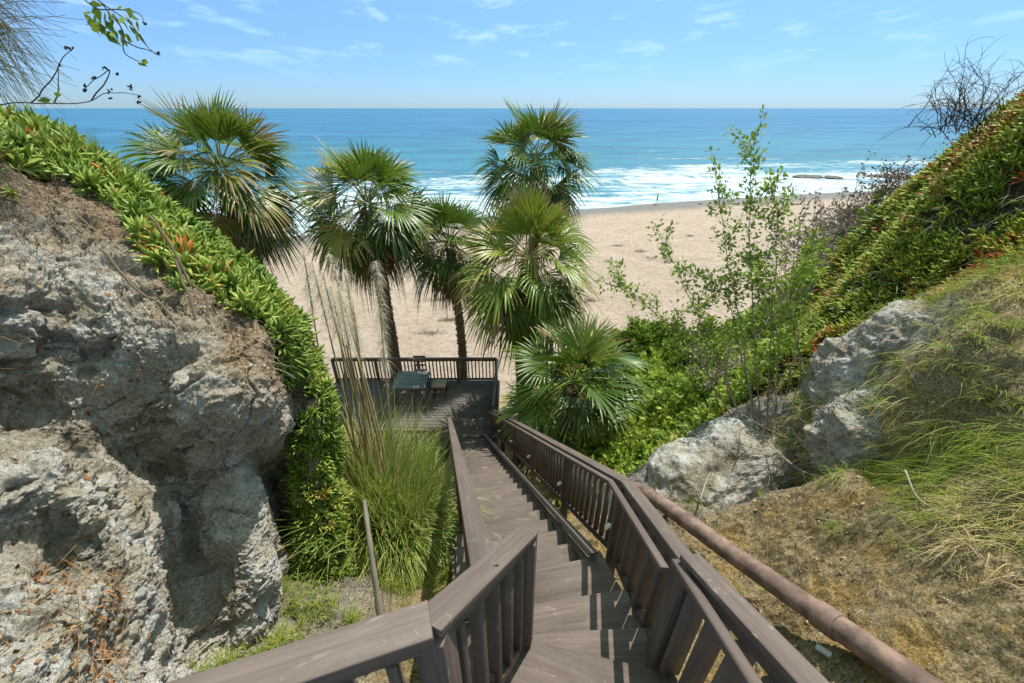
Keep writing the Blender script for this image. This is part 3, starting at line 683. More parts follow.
# green shrubbery below the boulder
def sprig(r, n=16, L=1.):
    b = MB(); s = np.sort(r.random(n))*.9+.1; az = r.random(n)*6.28; el = .4+.5*r.random(n)
    pos = np.stack([.12*np.sin(s*2), .05*s, s*L], 1); d = np.stack([np.cos(az)*np.cos(el), np.sin(az)*np.cos(el), np.sin(el)], 1)
    instance(b, LEAF, basis(d, r.random(n)*6.28), pos, .26+.14*r.random(n), r.normal(0, .08, n))
    return np.concatenate(b.V), np.concatenate(b.Fc), np.concatenate(b.T)
sp = [sprig(r0) for _ in range(5)]
gm = green*(px > 540)*(px < 900)*(GX < 14)*np.minimum(1, (8/np.maximum(pt, 1)))*(ICE < .5)*(1-.93*sstep(4.6, 5.6, GX-.1*(GY-7))*(GY > 5.5)*(GY < 15))
Q, Nq, i, j = pick(gm, 11000, GP, GN); hb = np.clip(fbm(Q*.9+13, 3)+.15, 0, 1)
T = np.clip(.42+fbm(Q*1.3+2, 3)*.6+rng.normal(0, .12, len(Q)), 0, .97)
b = MB(); scatter_clusters(b, sp, Q+np.array([0, 0, 1.])*(hb*rng.random(len(Q)))[:, None]*1.1, Nq, (.20+.20*rng.random(len(Q)))*np.clip(np.linalg.norm(Q, axis=1)/9, .7, 1.6), T, .9, .9)
tag(b.build('shrubbery', m_shrub), 'bright green low shrubs covering the slope above the sand', 'shrubbery', None, 'stuff')

# ================================================================== STAIRS
O = np.array([.568, 2.045]); fdir = norm(np.array([-.187, .982])); rdir = np.array([fdir[1], -fdir[0]])
ST = thing('wooden_staircase', 'weathered wooden staircase running down the gully to the deck', 'staircase', (.3, 1.2, -2.7))
def pl(f, r): return tuple(O+fdir*f+rdir*r)
NT = 24; RUN, RISE = .30, .2208
for k in range(1, NT+1):
    b = MB(); z = -3.23-RISE*k
    f0, f1 = RUN*(k-1)-.03, RUN*k
    jr = rng.normal(0, .003)
    b.slab([pl(f0, -1.02), pl(f0, .03), pl(f1, .03+jr), pl(f1, -1.02)], z-.045, z, gdir=rdir)
    b.build('tread', m_tread, ST, bevel=.004 if k < 12 else 0)
wd = [([(-.36, 1.87), (.60, 2.052), (.74, 2.13), (.93, 1.55), (-.15, 1.42)], -3.23, (1, .19)),
      ([(-.25, 1.515), (.157, 1.59), (.83, 1.70), (.94, 1.15), (-.15, 1.15)], -3.03, (1, .17)),
      ([(-.20, 1.262), (.24, 1.322), (.88, 1.347), (.92, .9), (-.2, .95)], -2.83, (1, .03)),
      ([(-.26, 1.262), (.125, 1.181), (.80, 1.04), (.86, .45), (-.4, .45)], -2.63, (1, -.35)),
      ([(-.6, .80), (.9, .62), (.95, .1), (-1.0, .1)], -2.41, (1, -.1)),
      ([(-1.5, .42), (.95, .36), (1.0, -1.8), (-1.5, -1.8)], -2.19, (1, 0))]
for k, (poly, z, gd) in enumerate(wd):
    b = MB(); b.slab(list(reversed(poly)), z-.05, z, gdir=gd)
    b.build('landing' if k == 5 else 'tread', m_tread, ST, bevel=.004)
def fz(f): return -3.23-.736*f
for r_, nm in ((-1.045, 'stringer'), (.055, 'stringer')):
    b = MB(); p0 = pl(-.02 if r_ > 0 else -.3, r_); p1 = pl(7.5, r_)
    b.beam((*p0, fz(-.02)-.17), (*p1, fz(7.5)-.17), .045, .30); b.build(nm, m_rail, ST, bevel=.003)
S0 = np.array([.655, 2.03, -3.13]); S1 = np.array([-.86, 9.45, -8.60])
b = MB(); b.beam(S0, S1, .085, .028); b.build('stringer_cap', m_rail, ST, bevel=.004)
for k in (0, 1, 2, 3, 4, 5):   # supports under the flight
    b = MB(); f = .6+k*1.35
    for r_ in (-.95, -.02):
        b = MB(); p = pl(f, r_); b.beam((*p, fz(f)-.2), (*p, fz(f)-1.3), .09, .09, False, (0, 1, 0)); b.build('support_post', m_rail, ST)
for (poly, z, gd) in wd[:5]:
    b = MB(); q = np.array(poly[:3]); b.slab([tuple(q[0]+(0, -.05)), tuple(q[1]+(0, -.05)), tuple(q[1]+(0, -.09)), tuple(q[0]+(0, -.09))][::-1], z-.26, z-.052); b.build('riser', m_rail, ST)

def post(b, top, h, w=.09): b.beam(top, (top[0], top[1], top[2]-h), w, w, False, (0.2, 1, 0))
def lerp(a, b_, s): return np.array(a)+(np.array(b_)-np.array(a))*s
m_lamp = M_plain('lamp_housing', (.72, .70, .64), .4, .1)
def step_light(parent, p):
    b = MB(); p = np.array(p)
    b.beam(p+(0, 0, .018), p-(0, 0, .018), .03, .03, False, (.5, .8, 0)); b.beam(p+(-.01, -.01, .02), p+(-.035, -.02, -.006), .04, .008, False)
    b.build('step_light', m_lamp, parent, bevel=.003)
def railing(name, label, segs, group='railings of the beach stairs', bev=.004):
    """segs: dict(a,b cap centre line top; hand a,b; posts s; h; spacing; bw, bd)"""
    base = segs[0]['a']; T_ = thing(name, label, 'railing', (float(base[0]), float(base[1]), float(base[2]-segs[0]['h'])), group)
    for sg in segs:
        a, c, h = np.array(sg['a'], float), np.array(sg['b'], float), sg['h']; L = np.linalg.norm((c-a)[:2])
        b = MB(); b.beam(a-(0, 0, .02), c-(0, 0, .02), sg.get('cw', .09), .038); b.build('cap_rail', m_rail, T_, bevel=bev)
        b = MB(); b.beam(a-(0, 0, .09), c-(0, 0, .09), .038, .085); b.build('top_rail', m_rail, T_, bevel=bev)
        b = MB(); b.beam(a-(0, 0, h-.12), c-(0, 0, h-.12), .038, .085); b.build('bottom_rail', m_rail, T_, bevel=bev)
        if 'ha' in sg:
            b = MB(); b.beam(sg['ha'], sg['hb'], .045, .045); b.build('handrail', m_rail, T_, bevel=.008)
        for s in sg['posts']:
            p = lerp(a, c, s); b = MB(); post(b, p-(0, 0, .042), h+.25, .089); b.build('post', m_rail, T_, bevel=bev)
        for s, off in sg.get('lights', []):
            step_light(T_, lerp(a, c, s)+np.array(off))
        n = int(L/sg['sp'])
        for k in range(1, n):
            s = k/n
            if min([abs(s-q)*L for q in sg['posts']]+[9]) < .085: continue
            p = lerp(a, c, s); d = norm((c-a)*np.array([1, 1, 0])); b = MB()
            b.beam(p-(0, 0, .13), p-(0, 0, h-.16), sg['bd'], sg['bw'], False, d); b.build('baluster', m_rail, T_, bevel=bev if L < 3 else 0)
    return T_
K = np.array([.778, 2.25, -2.556]); A1 = np.array([-.685, 9.58, -7.85])
KC = np.array([.882, 2.215, -2.49]); AC = np.array([-.57, 9.62, -7.80])
railing('stair_railing', 'long brown railing with double top rail down the right side of the main flight',
        [dict(a=KC, b=AC, h=.98, ha=K, hb=A1, posts=(0, .16, .36, .56, .768, 1), sp=.118, bw=.038, bd=.038, lights=[(s+.004, (-.075, -.06, -.48)) for s in (0, .16, .36, .56, .768)]),])
C2 = np.array([.855, 1.19, -1.89]); H2 = np.array([.742, 1.184, -1.955])
railing('stair_railing', 'short brown railing around the bend between pipe and winding steps',
        [dict(a=KC, b=C2, h=1.02, ha=K, hb=H2, posts=(.985,), sp=.17, bw=.04, bd=.085, lights=[(1.09, (-.03, -.02, -.42))])])
railing('stair_railing', 'nearest brown railing on the right, running past the pipe to the camera',
        [dict(a=(.80, 1.13, -1.74), b=(.91, -.5, -.80), h=1.02, ha=(.758, 1.15, -1.83), hb=(.63, -.5, -.86), posts=(.03, .93), sp=.135, bw=.04, bd=.09)])
b = MB(); 
E = np.array([.075, 1.21, -1.68]); KN = np.array([-.222, .559, -1.15])
railing('stair_railing', 'nearest brown railing on the left with a bent wide cap above the landing',
        [dict(a=E, b=KN, h=1.08, posts=(.02, .97), sp=.105, bw=.03, bd=.055, cw=.092), dict(a=KN-(-.01, -.012, .0), b=(-1.45, .16, -1.13), h=1.04, posts=(.45, .97), sp=.11, bw=.03, bd=.055, cw=.098)])
railing('stair_railing', 'long brown railing down the left side of the main flight beside the pampas grass',
        [dict(a=(-.095, .86, -1.40), b=(-1.86, 9.38, -7.8), h=.98, posts=(.06, .24, .43, .62, .81, .995), sp=.12, bw=.038, bd=.038, cw=.10)])

# ================================================================== DECK
DK = thing('wooden_deck', 'shaded wooden deck at the foot of the stairs', 'deck', (-3, 11, -8.8))
DZ = -8.75
y = 8.72
while y < 12.3:
    b = MB(); x1 = -.50 if y > 9.42 else -1.95
    b.beam((-6.45, y+.07, DZ-.019), (x1, y+.07, DZ-.019), .138, .038); b.build('deck_board', m_deck, DK); y += .146
b = MB(); b.beam((-6.45, 12.44, DZ-.12), (-.5, 12.44, DZ-.12), .045, .24); b.beam((-.475, 9.45, DZ-.12), (-.475, 12.46, DZ-.12), .045, .24); b.beam((-6.475, 8.7, DZ-.12), (-6.475, 12.46, DZ-.12), .045, .24); b.beam((-6.45, 8.69, DZ-.12), (-1.95, 8.69, DZ-.12), .045, .24)
b.build('rim_joist', m_rail, DK)
for x in (-6.2, -3.5, -.8):
    for y in (9.6, 12.2):
        b = MB(); b.beam((x, y, DZ-.24), (x, y, DZ-3.2), .12, .12, False, (0, 1, 0)); b.build('support_post', m_rail, DK)
railing('deck_railing', 'brown balustrade along the seaward edge of the deck', [dict(a=(-6.4, 12.36, DZ+1.03), b=(-.55, 12.38, DZ+1.03), h=1.03, posts=(.0, .26, .52, .76, .995), sp=.125, bw=.04, bd=.04)], 'railings of the deck')
railing('deck_railing', 'short brown balustrade at the right-hand end of the deck by the palms', [dict(a=(-.53, 12.3, DZ+1.03), b=(-.56, 9.7, DZ+1.0), h=1.03, posts=(.5,), sp=.125, bw=.04, bd=.04)], 'railings of the deck')
railing('deck_railing', 'brown balustrade behind the pampas grass on the near edge of the deck', [dict(a=(-1.92, 8.72, DZ+.97), b=(-6.4, 8.72, DZ+.97), h=1.0, posts=(.34, .67, .995), sp=.125, bw=.04, bd=.04)], 'railings of the deck')
# table
tb = thing('patio_table', 'blue grey slatted wooden table on the deck', 'table', (-3.4, 11.5, DZ))
for k in range(7):
    b = MB(); b.beam((-3.98, 11.02+k*.145, DZ+.74), (-2.85, 11.02+k*.145, DZ+.74), .135, .03); b.build('tabletop_plank', m_table, tb)
b = MB()
for yy_ in (11.0, 11.88): b.beam((-3.93, yy_, DZ+.68), (-2.9, yy_, DZ+.68), .03, .09)
for xx_ in (-3.93, -2.9): b.beam((xx_, 11.0, DZ+.68), (xx_, 11.88, DZ+.68), .03, .09)
b.build('apron', m_table, tb)
for xx_ in (-3.9, -2.93):
    for yy_ in (11.03, 11.85):
        b = MB(); b.beam((xx_, yy_, DZ+.72), (xx_, yy_, DZ), .07, .07, False, (0, 1, 0)); b.build('leg', m_table, tb)
stl = thing('wooden_stool', 'small square brown stool right of the table', 'stool', (-2.5, 11.6, DZ))
b = MB(); b.beam((-2.75, 11.6, DZ+.48), (-2.27, 11.6, DZ+.48), .44, .05); b.build('seat', m_old, stl, bevel=.004)
b = MB(); b.beam((-2.72, 11.41, DZ+.40), (-2.3, 11.41, DZ+.40), .025, .11); b.beam((-2.72, 11.79, DZ+.40), (-2.3, 11.79, DZ+.40), .025, .11); b.build('apron', m_rail, stl)
for xx_ in (-2.7, -2.32):
    for yy_ in (11.42, 11.78):
        b = MB(); b.beam((xx_, yy_, DZ+.46), (xx_, yy_, DZ), .05, .05, False, (0, 1, 0)); b.build('leg', m_rail, stl)
def chair(cx, cy, label):
    c_ = thing('bar_chair', label, 'chair', (cx, cy, DZ), None)
    b = MB()
    b.beam((cx-.22, cy, DZ+.66), (cx+.22, cy, DZ+.66), .42, .04); b.build('seat', m_rail, c_, bevel=.004)
    for sx in (-.2, .2):
        b = MB(); b.beam((cx+sx, cy+.19, DZ), (cx+sx, cy+.22, DZ+1.22), .04, .05, False, (0, 1, 0)); b.build('leg', m_rail, c_)
        b = MB(); b.beam((cx+sx, cy-.19, DZ), (cx+sx, cy-.19, DZ+.64), .04, .04, False, (0, 1, 0)); b.build('leg', m_rail, c_)
    b = MB(); b.beam((cx-.2, cy+.22, DZ+1.2), (cx+.2, cy+.22, DZ+1.2), .025, .06); b.beam((cx-.2, cy+.215, DZ+1.02), (cx+.2, cy+.215, DZ+1.02), .025, .08); b.beam((cx-.2, cy+.21, DZ+.85), (cx+.2, cy+.21, DZ+.85), .025, .06)
    b.build('backrest', m_rail, c_)
chair(-3.25, 11.98-.0, 'tall dark wooden chair whose back rises above the deck railing')

# ================================================================== PIPE
m_pipe = M_plain('painted_pipe', (.235, .155, .125), .5, .42, 9, 0, .003)
PP = thing('drain_pipe', 'thick reddish brown pipe lying along the slope beside the railing', 'pipe', (1.37, 3.03, -3.6))
pa = np.array([2.50, -.5, -1.78]); pb = np.array([1.37, 3.03, -3.56])
b = MB(); b.tube(spline([pa, lerp(pa, pb, .33), lerp(pa, pb, .66), pb, pb+(-.05, .25, -.5)], 40), .072, 24); b.build('pipe', m_pipe, PP, smooth=True)
for s, w_ in ((.50, .032), (.93, .04)):
    b = MB(); b.tube([lerp(pa, pb, s), lerp(pa, pb, s+w_)], [.083, .083], 24); b.build('coupling', m_pipe, PP, smooth=False, bevel=.003)
m_white = M_plain('white_pvc', (.62, .62, .60), .5, .15)
b = MB(); q0 = W(816, 646, t=2.5); q1 = W(850, 668, t=2.38)
b.tube([q0, lerp(q0, q1, .5), q1], .020, 14); tag(b.build('plastic_pipe', m_white, smooth=True), 'short piece of white plastic pipe half under the brown pipe', 'pipe')

# ================================================================== PALMS
def fan_leaf(mb, base, d, up, pet, Rf, r, tint, nseg=26, spread=2.25, droop=.35, dead=False):
    """petiole curve + pleated fan of split segments"""
    d = norm(np.array(d, float)); side = norm(np.cross(d, up)); nrm = norm(np.cross(side, d))
    n = 7; s = np.linspace(0, 1, n); P = base+d*(pet*s)[:, None]+np.array([0, 0, -1.])*(pet*.22*(s**2))[:, None]*(1 if not dead else .1)
    d2 = norm(P[-1]-P[-2]); mb.tube(P, np.linspace(.022, .011, n), 4, np.full(n, min(1, tint+.25)), False)
    side = norm(np.cross(d2, nrm)); nrm = norm(np.cross(side, d2)); c = P[-1]
    m = 8; t = np.linspace(.02, 1, m)
    ang = np.linspace(-spread, spread, nseg)+r.normal(0, .022, nseg); da = 2*spread/nseg
    LR = Rf*(.80+.20*np.cos(ang*.75))*(1+r.normal(0, .09, nseg))
    up_fold = (1.0+.8*r.random())*np.abs(np.sin(ang*.5))**1.5*2               # sides lifted: shallow V
    dirs = np.cos(ang)[:, None]*d2+np.sin(ang)[:, None]*side+(up_fold*.5)[:, None]*nrm
    dirs = norm(dirs)
    Cn = c+dirs[:, None, :]*(LR[:, None]*t)[:, :, None]
    sag = droop*(1+r.normal(0, .35, nseg))
    Cn = Cn+np.array([0, 0, -1.])*((LR*sag)[:, None]*(np.clip(t-.35, 0, 1)**2)[None]*1.5)[:, :, None]-nrm*((LR*.10)[:, None]*(t**2)[None])[:, :, None]
    perp = norm(np.cross(dirs, nrm))
    hw = np.minimum(da*.52*LR[:, None]*t[None], (.021*Rf/.75+.003)*np.clip((1.02-t)/.58, 0, 1)[None]**.75+.0012)
    pl_ = -nrm*1.0
    Lf = Cn-perp[:, None, :]*hw[:, :, None]+pl_*(hw*.45)[:, :, None]; Rt = Cn+perp[:, None, :]*hw[:, :, None]+pl_*(hw*.45)[:, :, None]
    V = np.stack([Lf, Cn, Rt], 2).reshape(nseg, -1, 3); k = V.shape[1]
    q = np.array([(3*i+e, 3*i+e+1, 3*i+e+4, 3*i+e+3) for i in range(m-1) for e in (0, 1)])
    TT = np.clip(tint+r.normal(0, .05, nseg)[:, None]+np.repeat(np.clip(t-.75, 0, 1)*1.1, 3)[None], 0, 1)
    mb.add(V.reshape(-1, 3), (q[None]+(np.arange(nseg)*k)[:, None, None]).reshape(-1, 4), TT.reshape(-1))
def palm(seed, crown, base, cr, nleaf, label, bright=0., trunk_r=.17, skirt=14, young=False):
    r = np.random.default_rng(seed); crown = np.array(crown, float); base = np.array(base, float)
    T_ = thing('palm_tree', label, 'palm tree', tuple(base), 'fan palms around the deck')
    H = np.linalg.norm(crown-base); n = max(12, int(H/.10)); s = np.linspace(0, 1, n)
    mid = lerp(base, crown, .5)+np.array([r.normal(0, .12), r.normal(0, .1), 0]); P = spline([base, mid, crown-(0, 0, .1)], n)
    rad = trunk_r*(1.15-.30*s)*(1+.10*(np.arange(n) % 2))*(1+r.normal(0, .03, n)); rad = rad*np.where(s > 1-.5/H, 1.25, 1)
    b = MB(); b.tube(P, rad, 14, .5)
    # broken leaf bases
    nb_ = int(H*26)
    for k in range(nb_):
        ss = r.random()**.6; p = P[int(ss*(n-1))]; az = r.random()*6.28; o = np.array([math.cos(az), math.sin(az), 0])
        b.beam(p+o*trunk_r*.85, p+o*(trunk_r*.95+.05)+np.array([0, 0, .09]), .05, .02, False)
    b.build('trunk', m_trunk, T_)
    b = MB()
    ga = 2.39996
    for k in range(nleaf):
        q = (k+.5)/nleaf; el = R(80)-R(130)*q**.92+r.normal(0, .20); az = k*ga+r.normal(0, .15)
        d = np.array([math.cos(az)*math.cos(el), math.sin(az)*math.cos(el), math.sin(el)])
        pet = cr*(.40+.18*r.random())*(.8+.2*min(1, q*3)); Rf = cr*(.50+.20*r.random())*(.9+.1*min(1, q*2.5))
        tint = np.clip(.66-.45*q+bright+r.normal(0, .13), .05, .86)
        if r.random() < .06+.14*(q > .6): tint = .95
        up = np.array([0, 0, 1.]) if el < R(70) else np.array([-math.cos(az), -math.sin(az), .3])
        up = norm(up+r.normal(0, .42, 3))
        fan_leaf(b, crown+np.array([math.cos(az), math.sin(az), 0])*.08+np.array([0, 0, .25*(1-q)]), d, up, pet, Rf, r, tint, 30, 1.25+.45*r.random(), .06+.60*q**1.3+.12*r.random())
    b.build('fronds', m_palm, T_)
    if skirt:
        b = MB()
        for k in range(skirt):
            az = k*ga+r.random(); el = R(-52)-R(30)*r.random(); d = np.array([math.cos(az)*math.cos(el), math.sin(az)*math.cos(el), math.sin(el)])
            fan_leaf(b, crown+np.array([math.cos(az), math.sin(az), 0])*.1-np.array([0, 0, .15+.5*r.random()]), d, np.array([math.cos(az)*.5, math.sin(az)*.5, .8]), cr*.38, cr*.42, r, np.clip(.45+r.normal(0, .2), 0, .9), 20, 1.0, 1.1, True)
        nn = 160; az = r.random(nn)*6.28; rt = crown+np.stack([np.cos(az)*.2, np.sin(az)*.2, -.1-.5*r.random(nn)], 1)
        blades(b, rt, np.stack([np.cos(az)*.6, np.sin(az)*.6, -.6+.6*r.random(nn)], 1), cr*(.3+.4*r.random(nn)), np.full(nn, .006), .8+.3*r.random(nn), .4+.5*r.random(nn), 5, curl=.15)
        b.build('dead_fronds', m_dead, T_)
    return T_
def gz(x, y): return float(ground_base(np.array([x]), np.array([y]))[0])
def palm_at(seed, x, y, t, cr, nleaf, label, **k):
    c = W(x, y, t=t); g = min(gz(c[0], c[1]), c[2]-.6) if c[1] < 20 else -16
    palm(seed, c, (c[0]+k.pop('lean', 0), c[1], g-.2), cr, nleaf, label, **k)
palm_at(11, 222, 174, 10.0, 1.85, 44, 'large fan palm rising behind the left iceplant bluff', skirt=22, trunk_r=.2)
palm_at(12, 368, 208, 12.6, 2.1, 44, 'fan palm with bare ringed trunk behind the patio table', skirt=18, bright=.02, trunk_r=.21, lean=.0)
palm_at(13, 450, 246, 14.2, 1.75, 36, 'small fan palm behind the middle of the deck railing', skirt=14, trunk_r=.15)
palm_at(14, 535, 165, 15.0, 2.25, 44, 'tallest fan palm, its crown set against the surf', skirt=16, trunk_r=.17)
palm_at(15, 528, 262, 11.6, 2.05, 42, 'bright green fan palm just right of the deck corner', skirt=18, bright=.26, trunk_r=.17)
palm_at(16, 572, 385, 9.4, 1.75, 30, 'low young fan palm spreading beside the right railing', skirt=4, bright=-.04, trunk_r=.14)

# ================================================================== PAMPAS GRASS
PG = thing('pampas_grass', 'big arching clump of pampas grass between left bluff and stairs', 'pampas grass', (-1.25, 2.9, -4.3))
b = MB(); nb = 4600; cen = np.array([-1.42, 3.15])
az = rng.random(nb)*6.28; rr = rng.random(nb)**.5*.45; rt = np.stack([cen[0]+np.cos(az)*rr, cen[1]+np.sin(az)*rr, np.zeros(nb)], 1)
rt[:, 2] = bilin(rt[:, 0], rt[:, 1])-.02
out = rr/.42; cx_ = np.where(np.cos(az) > 0, .45, 1.)*np.cos(az)
d = np.stack([cx_*(.08+.5*out*rng.random(nb)), np.sin(az)*(.08+.5*out*rng.random(nb)), np.ones(nb)], 1)
L = 1.15+1.15*rng.random(nb); T = np.clip(.42+rng.normal(0, .2, nb)+.25*(rng.random(nb) < .15), 0, 1)
blades(b, rt, d, L, .007+.009*rng.random(nb), .12+.55*rng.random(nb)*(.4+out), T, 10, curl=.12)
# nearer skirt of long drooping leaves
nb = 1300; az = R(-90)+rng.normal(0, 1.2, nb); rr = .25+.25*rng.random(nb)
rt = np.stack([cen[0]+np.cos(az)*rr, cen[1]+np.sin(az)*rr, np.zeros(nb)], 1); rt[:, 2] = bilin(rt[:, 0], rt[:, 1])+.1
d = np.stack([np.cos(az)*.45, np.sin(az)*.45, np.ones(nb)], 1)
blades(b, rt, d, .9+.8*rng.random(nb), .007+.007*rng.random(nb), .6+.5*rng.random(nb), np.clip(.45+rng.normal(0, .2, nb), 0, 1), 10, curl=.1)
nb = 110; az = R(120)+rng.normal(0, 1., nb); rr = .3*rng.random(nb)
rt = np.stack([cen[0]-.1+np.cos(az)*rr, cen[1]+np.sin(az)*rr, np.zeros(nb)], 1); rt[:, 2] = bilin(rt[:, 0], rt[:, 1])
d = np.stack([np.cos(az)*.22, np.sin(az)*.22, np.ones(nb)], 1)
blades(b, rt, d, 2.1+.7*rng.random(nb), .008+.006*rng.random(nb), .22+.3*rng.random(nb), np.clip(.62+rng.normal(0, .2, nb), 0, 1), 12, curl=.12)
b.build('leaves', m_grass, PG)
# flower stalks
stalks = [(303, 250, 3.7), (312, 262, 3.75), (322, 272, 3.6), (330, 285, 3.8), (338, 290, 3.6), (345, 270, 3.9), (352, 300, 3.7), (376, 262, 3.5), (329, 255, 3.95)]
for k, (x, y, t) in enumerate(stalks):
    top = W(x, y, t=t); r = rng; bs = np.array([-1.62+.05*k+rng.normal(0, .03), 2.95+rng.normal(0, .1), 0]); bs[2] = bilin(bs[0:1], bs[1:2])[0]
    if x == 376: bs[:2] = (-1.22, 2.95); bs[2] = bilin(bs[0:1], bs[1:2])[0]
    b = MB(); cpt = spline([bs, lerp(bs, top, .5)+np.array([rng.normal(0, .04), 0, .05]), top], 20)
    b.tube(cpt, np.linspace(.0135, .005, 20), 6, .35)
    n = 700 if x == 376 else 320; s = .80+.2*rng.random(n) if x != 376 else .68+.32*rng.random(n); idx = np.clip((s*19).astype(int), 0, 18); rt = cpt[idx]+(cpt[idx+1]-cpt[idx])*rng.random((n, 1))
    az = rng.random(n)*6.28; d = np.stack([np.cos(az)*.5, np.sin(az)*.5, .6+.3*rng.random(n)], 1)
    blades(b, rt, d, .05+.07*rng.random(n), np.full(n, .0036), 1.2+rng.random(n)*.6, .35+.6*rng.random(n), 4, curl=.2)
    b.build('plume_stalk', m_plume, PG)
# old brown canes standing in the clump
b = MB()
for k in range(9):
    x0 = -1.80+.45*rng.random(); y0 = 2.85+.35*rng.random(); z0 = bilin(np.array([x0]), np.array([y0]))[0]
    b.tube(spline([(x0, y0, z0), (x0+rng.normal(0, .04), y0+.08, z0+1.2), (x0+rng.normal(-.05, .12), y0+.15, z0+2.1+.5*rng.random())], 14), np.linspace(.015, .008, 14), 6, .8)
for k in range(16):
    x0 = -1.75+.55*rng.random(); y0 = 2.75+.4*rng.random(); z0 = bilin(np.array([x0]), np.array([y0]))[0]
    b.tube(spline([(x0, y0, z0), (x0+rng.normal(0, .06), y0+.05, z0+.7), (x0+rng.normal(0, .15), y0+.1, z0+1.2+.5*rng.random())], 10), np.linspace(.011, .006, 10), 6, .75)
b.build('dead_canes', M_leaf('cane', [(0, (.25, .17, .07)), (1, (.48, .34, .16))], .7, 0, .2), PG)
# weathered stake
b = MB(); s0 = W(376, 602, t=2.62); s1 = W(364, 500, t=2.75)
c = spline([s0-(0, 0, .15), lerp(s0, s1, .5)+(.006, 0, 0), s1], 16); b.tube(c, np.linspace(.021, .014, 16)*(1+.12*np.sin(np.arange(16)*1.7)), 9, .7)
tag(b.build('wooden_stake', m_old, smooth=True), 'weathered grey brown wooden stake leaning in front of the pampas grass', 'stake')

# ================================================================== TALL LEAFY SHRUB (right)
def leafy_branch(bw, bl, pts_, r0_, leaf_size, dens, T0, start=.25, sub=0, r=None, spreadL=.10):
    r = r or rng; n = len(pts_); bw.tube(pts_, np.linspace(r0_, r0_*.3, n), 6, .45+.2*r.random())
    seg = np.linalg.norm(np.diff(pts_, axis=0), axis=1).sum(); k = int(seg*dens)
    s = start+(1-start)*r.random(k); idx = np.clip((s*(n-1)).astype(int), 0, n-2); p = pts_[idx]+(pts_[idx+1]-pts_[idx])*r.random((k, 1))
    dd = norm(r.normal(0, 1, (k, 3))+np.array([0, 0, .35])); off = dd*(r.random((k, 1))*spreadL)
    leaves(bl, p+off, norm(dd+r.normal(0, .4, (k, 3))), leaf_size*(.6+.7*r.random(k)), np.clip(T0+r.normal(0, .16, k), 0, 1))
    for q in range(k//3):
        if q % 2 == 0: bw.tube([p[q], p[q]+off[q]*.5, p[q]+off[q]], [.002, .0016, .001], 4, .6, False)
SH = thing('tall_shrub', 'slender leafy shrub with bare pale stems growing from the boulder top', 'shrub', tuple(W(760, 460, t=4.4)))
bw, bl = MB(), MB(); root = W(762, 462, t=4.5)
stems = [([(762, 462), (757, 380), (752, 300), (750, 220), (750, 140)], 4.5, 4.7), ([(760, 460), (748, 380), (738, 310), (725, 250), (716, 178)], 4.5, 4.9),
         ([(764, 462), (768, 380), (772, 300), (778, 230), (776, 172)], 4.5, 4.6), ([(770, 470), (775, 400), (778, 340), (765, 290), (745, 262)], 4.4, 4.9),
         ([(752, 455), (735, 400), (715, 350), (690, 300), (655, 222)], 4.5, 5.2), ([(745, 445), (720, 395), (690, 345), (640, 300), (598, 280)], 4.6, 5.2),
         ([(770, 462), (785, 400), (800, 330), (806, 280), (812, 240)], 4.5, 4.6), ([(755, 460), (742, 420), (725, 380), (712, 345), (700, 320)], 4.5, 4.8), ([(758, 460), (752, 400), (740, 350), (728, 300), (700, 275)], 4.5, 4.9), ([(768, 465), (790, 410), (800, 370), (790, 300), (795, 270)], 4.4, 4.4)]
for ps, t0, t1 in stems:
    m = len(ps); P = spline([W(x, y, t=t0+(t1-t0)*k/(m-1)) for k, (x, y) in enumerate(ps)], 26); P = P+np.stack([fbm(P*6+k*9, 2) for k in range(3)], -1)*.03
    leafy_branch(bw, bl, P, .010, .055, 85, .62, .52, spreadL=.15)
    for q in range(9):
        k = int(26*(.52+.45*rng.random())); p = P[k]; tw = branch(p, norm(rng.normal(0, .7, 3)+np.array([0, 0, .7])), .22+.25*rng.random(), .12, 6)
        leafy_branch(bw, bl, tw, .004, .055, 110, .55, .1, spreadL=.07)
bw.build('stems', m_twig, SH); bl.build('foliage', m_shrub, SH)
# bare twigs round its foot
TB = thing('dead_bush', 'tangle of bare brown and grey twigs at the foot of the tall shrub', 'bush', tuple(root))
b = MB()
for k in range(70):
    p = root+np.array([rng.normal(.05, .22), rng.normal(-.1, .15), 0]); p[2] = bilin(p[0:1], p[1:2])[0]
    P = branch(p, norm(np.array([rng.normal(0, .7), rng.normal(-.2, .5), .8])), .35+.9*rng.random(), .12, 9, .05)
    b.tube(P, np.linspace(.006, .0015, 10), 5, rng.random(), False)
    for q in range(3):
        j = 3+int(5*rng.random()); b.tube(branch(P[j], rng.normal(0, 1, 3)+np.array([0, 0, .3]), .2, .2, 5), np.linspace(.003, .001, 6), 4, rng.random(), False)
for ps in ([(770, 445, 4.3), (800, 470, 3.9), (835, 480, 3.5), (880, 505, 3.2)], [(700, 500, 4.), (712, 470, 4.3), (740, 440, 4.5)], [(905, 470, 3.0), (920, 500, 2.8), (960, 520, 2.6)]):
    b.tube(spline([W(x, y, t=t-.05) for x, y, t in ps], 16), np.linspace(.008, .003, 16), 6, .9)
for k in range(160):   # roots hanging in the hollow
    q = W(770+rng.normal(0, 40), 470+rng.normal(0, 22), t=4.1); q[2] = bilin(q[0:1], q[1:2])[0]+.02
    b.tube(branch(q, np.array([rng.normal(0, .5), -.5, -.2+rng.normal(0, .4)]), .15+.35*rng.random(), .3, 6, .03), np.linspace(.0035, .001, 7), 4, rng.random()*.5, False)
b.build('twigs', m_twig, TB)

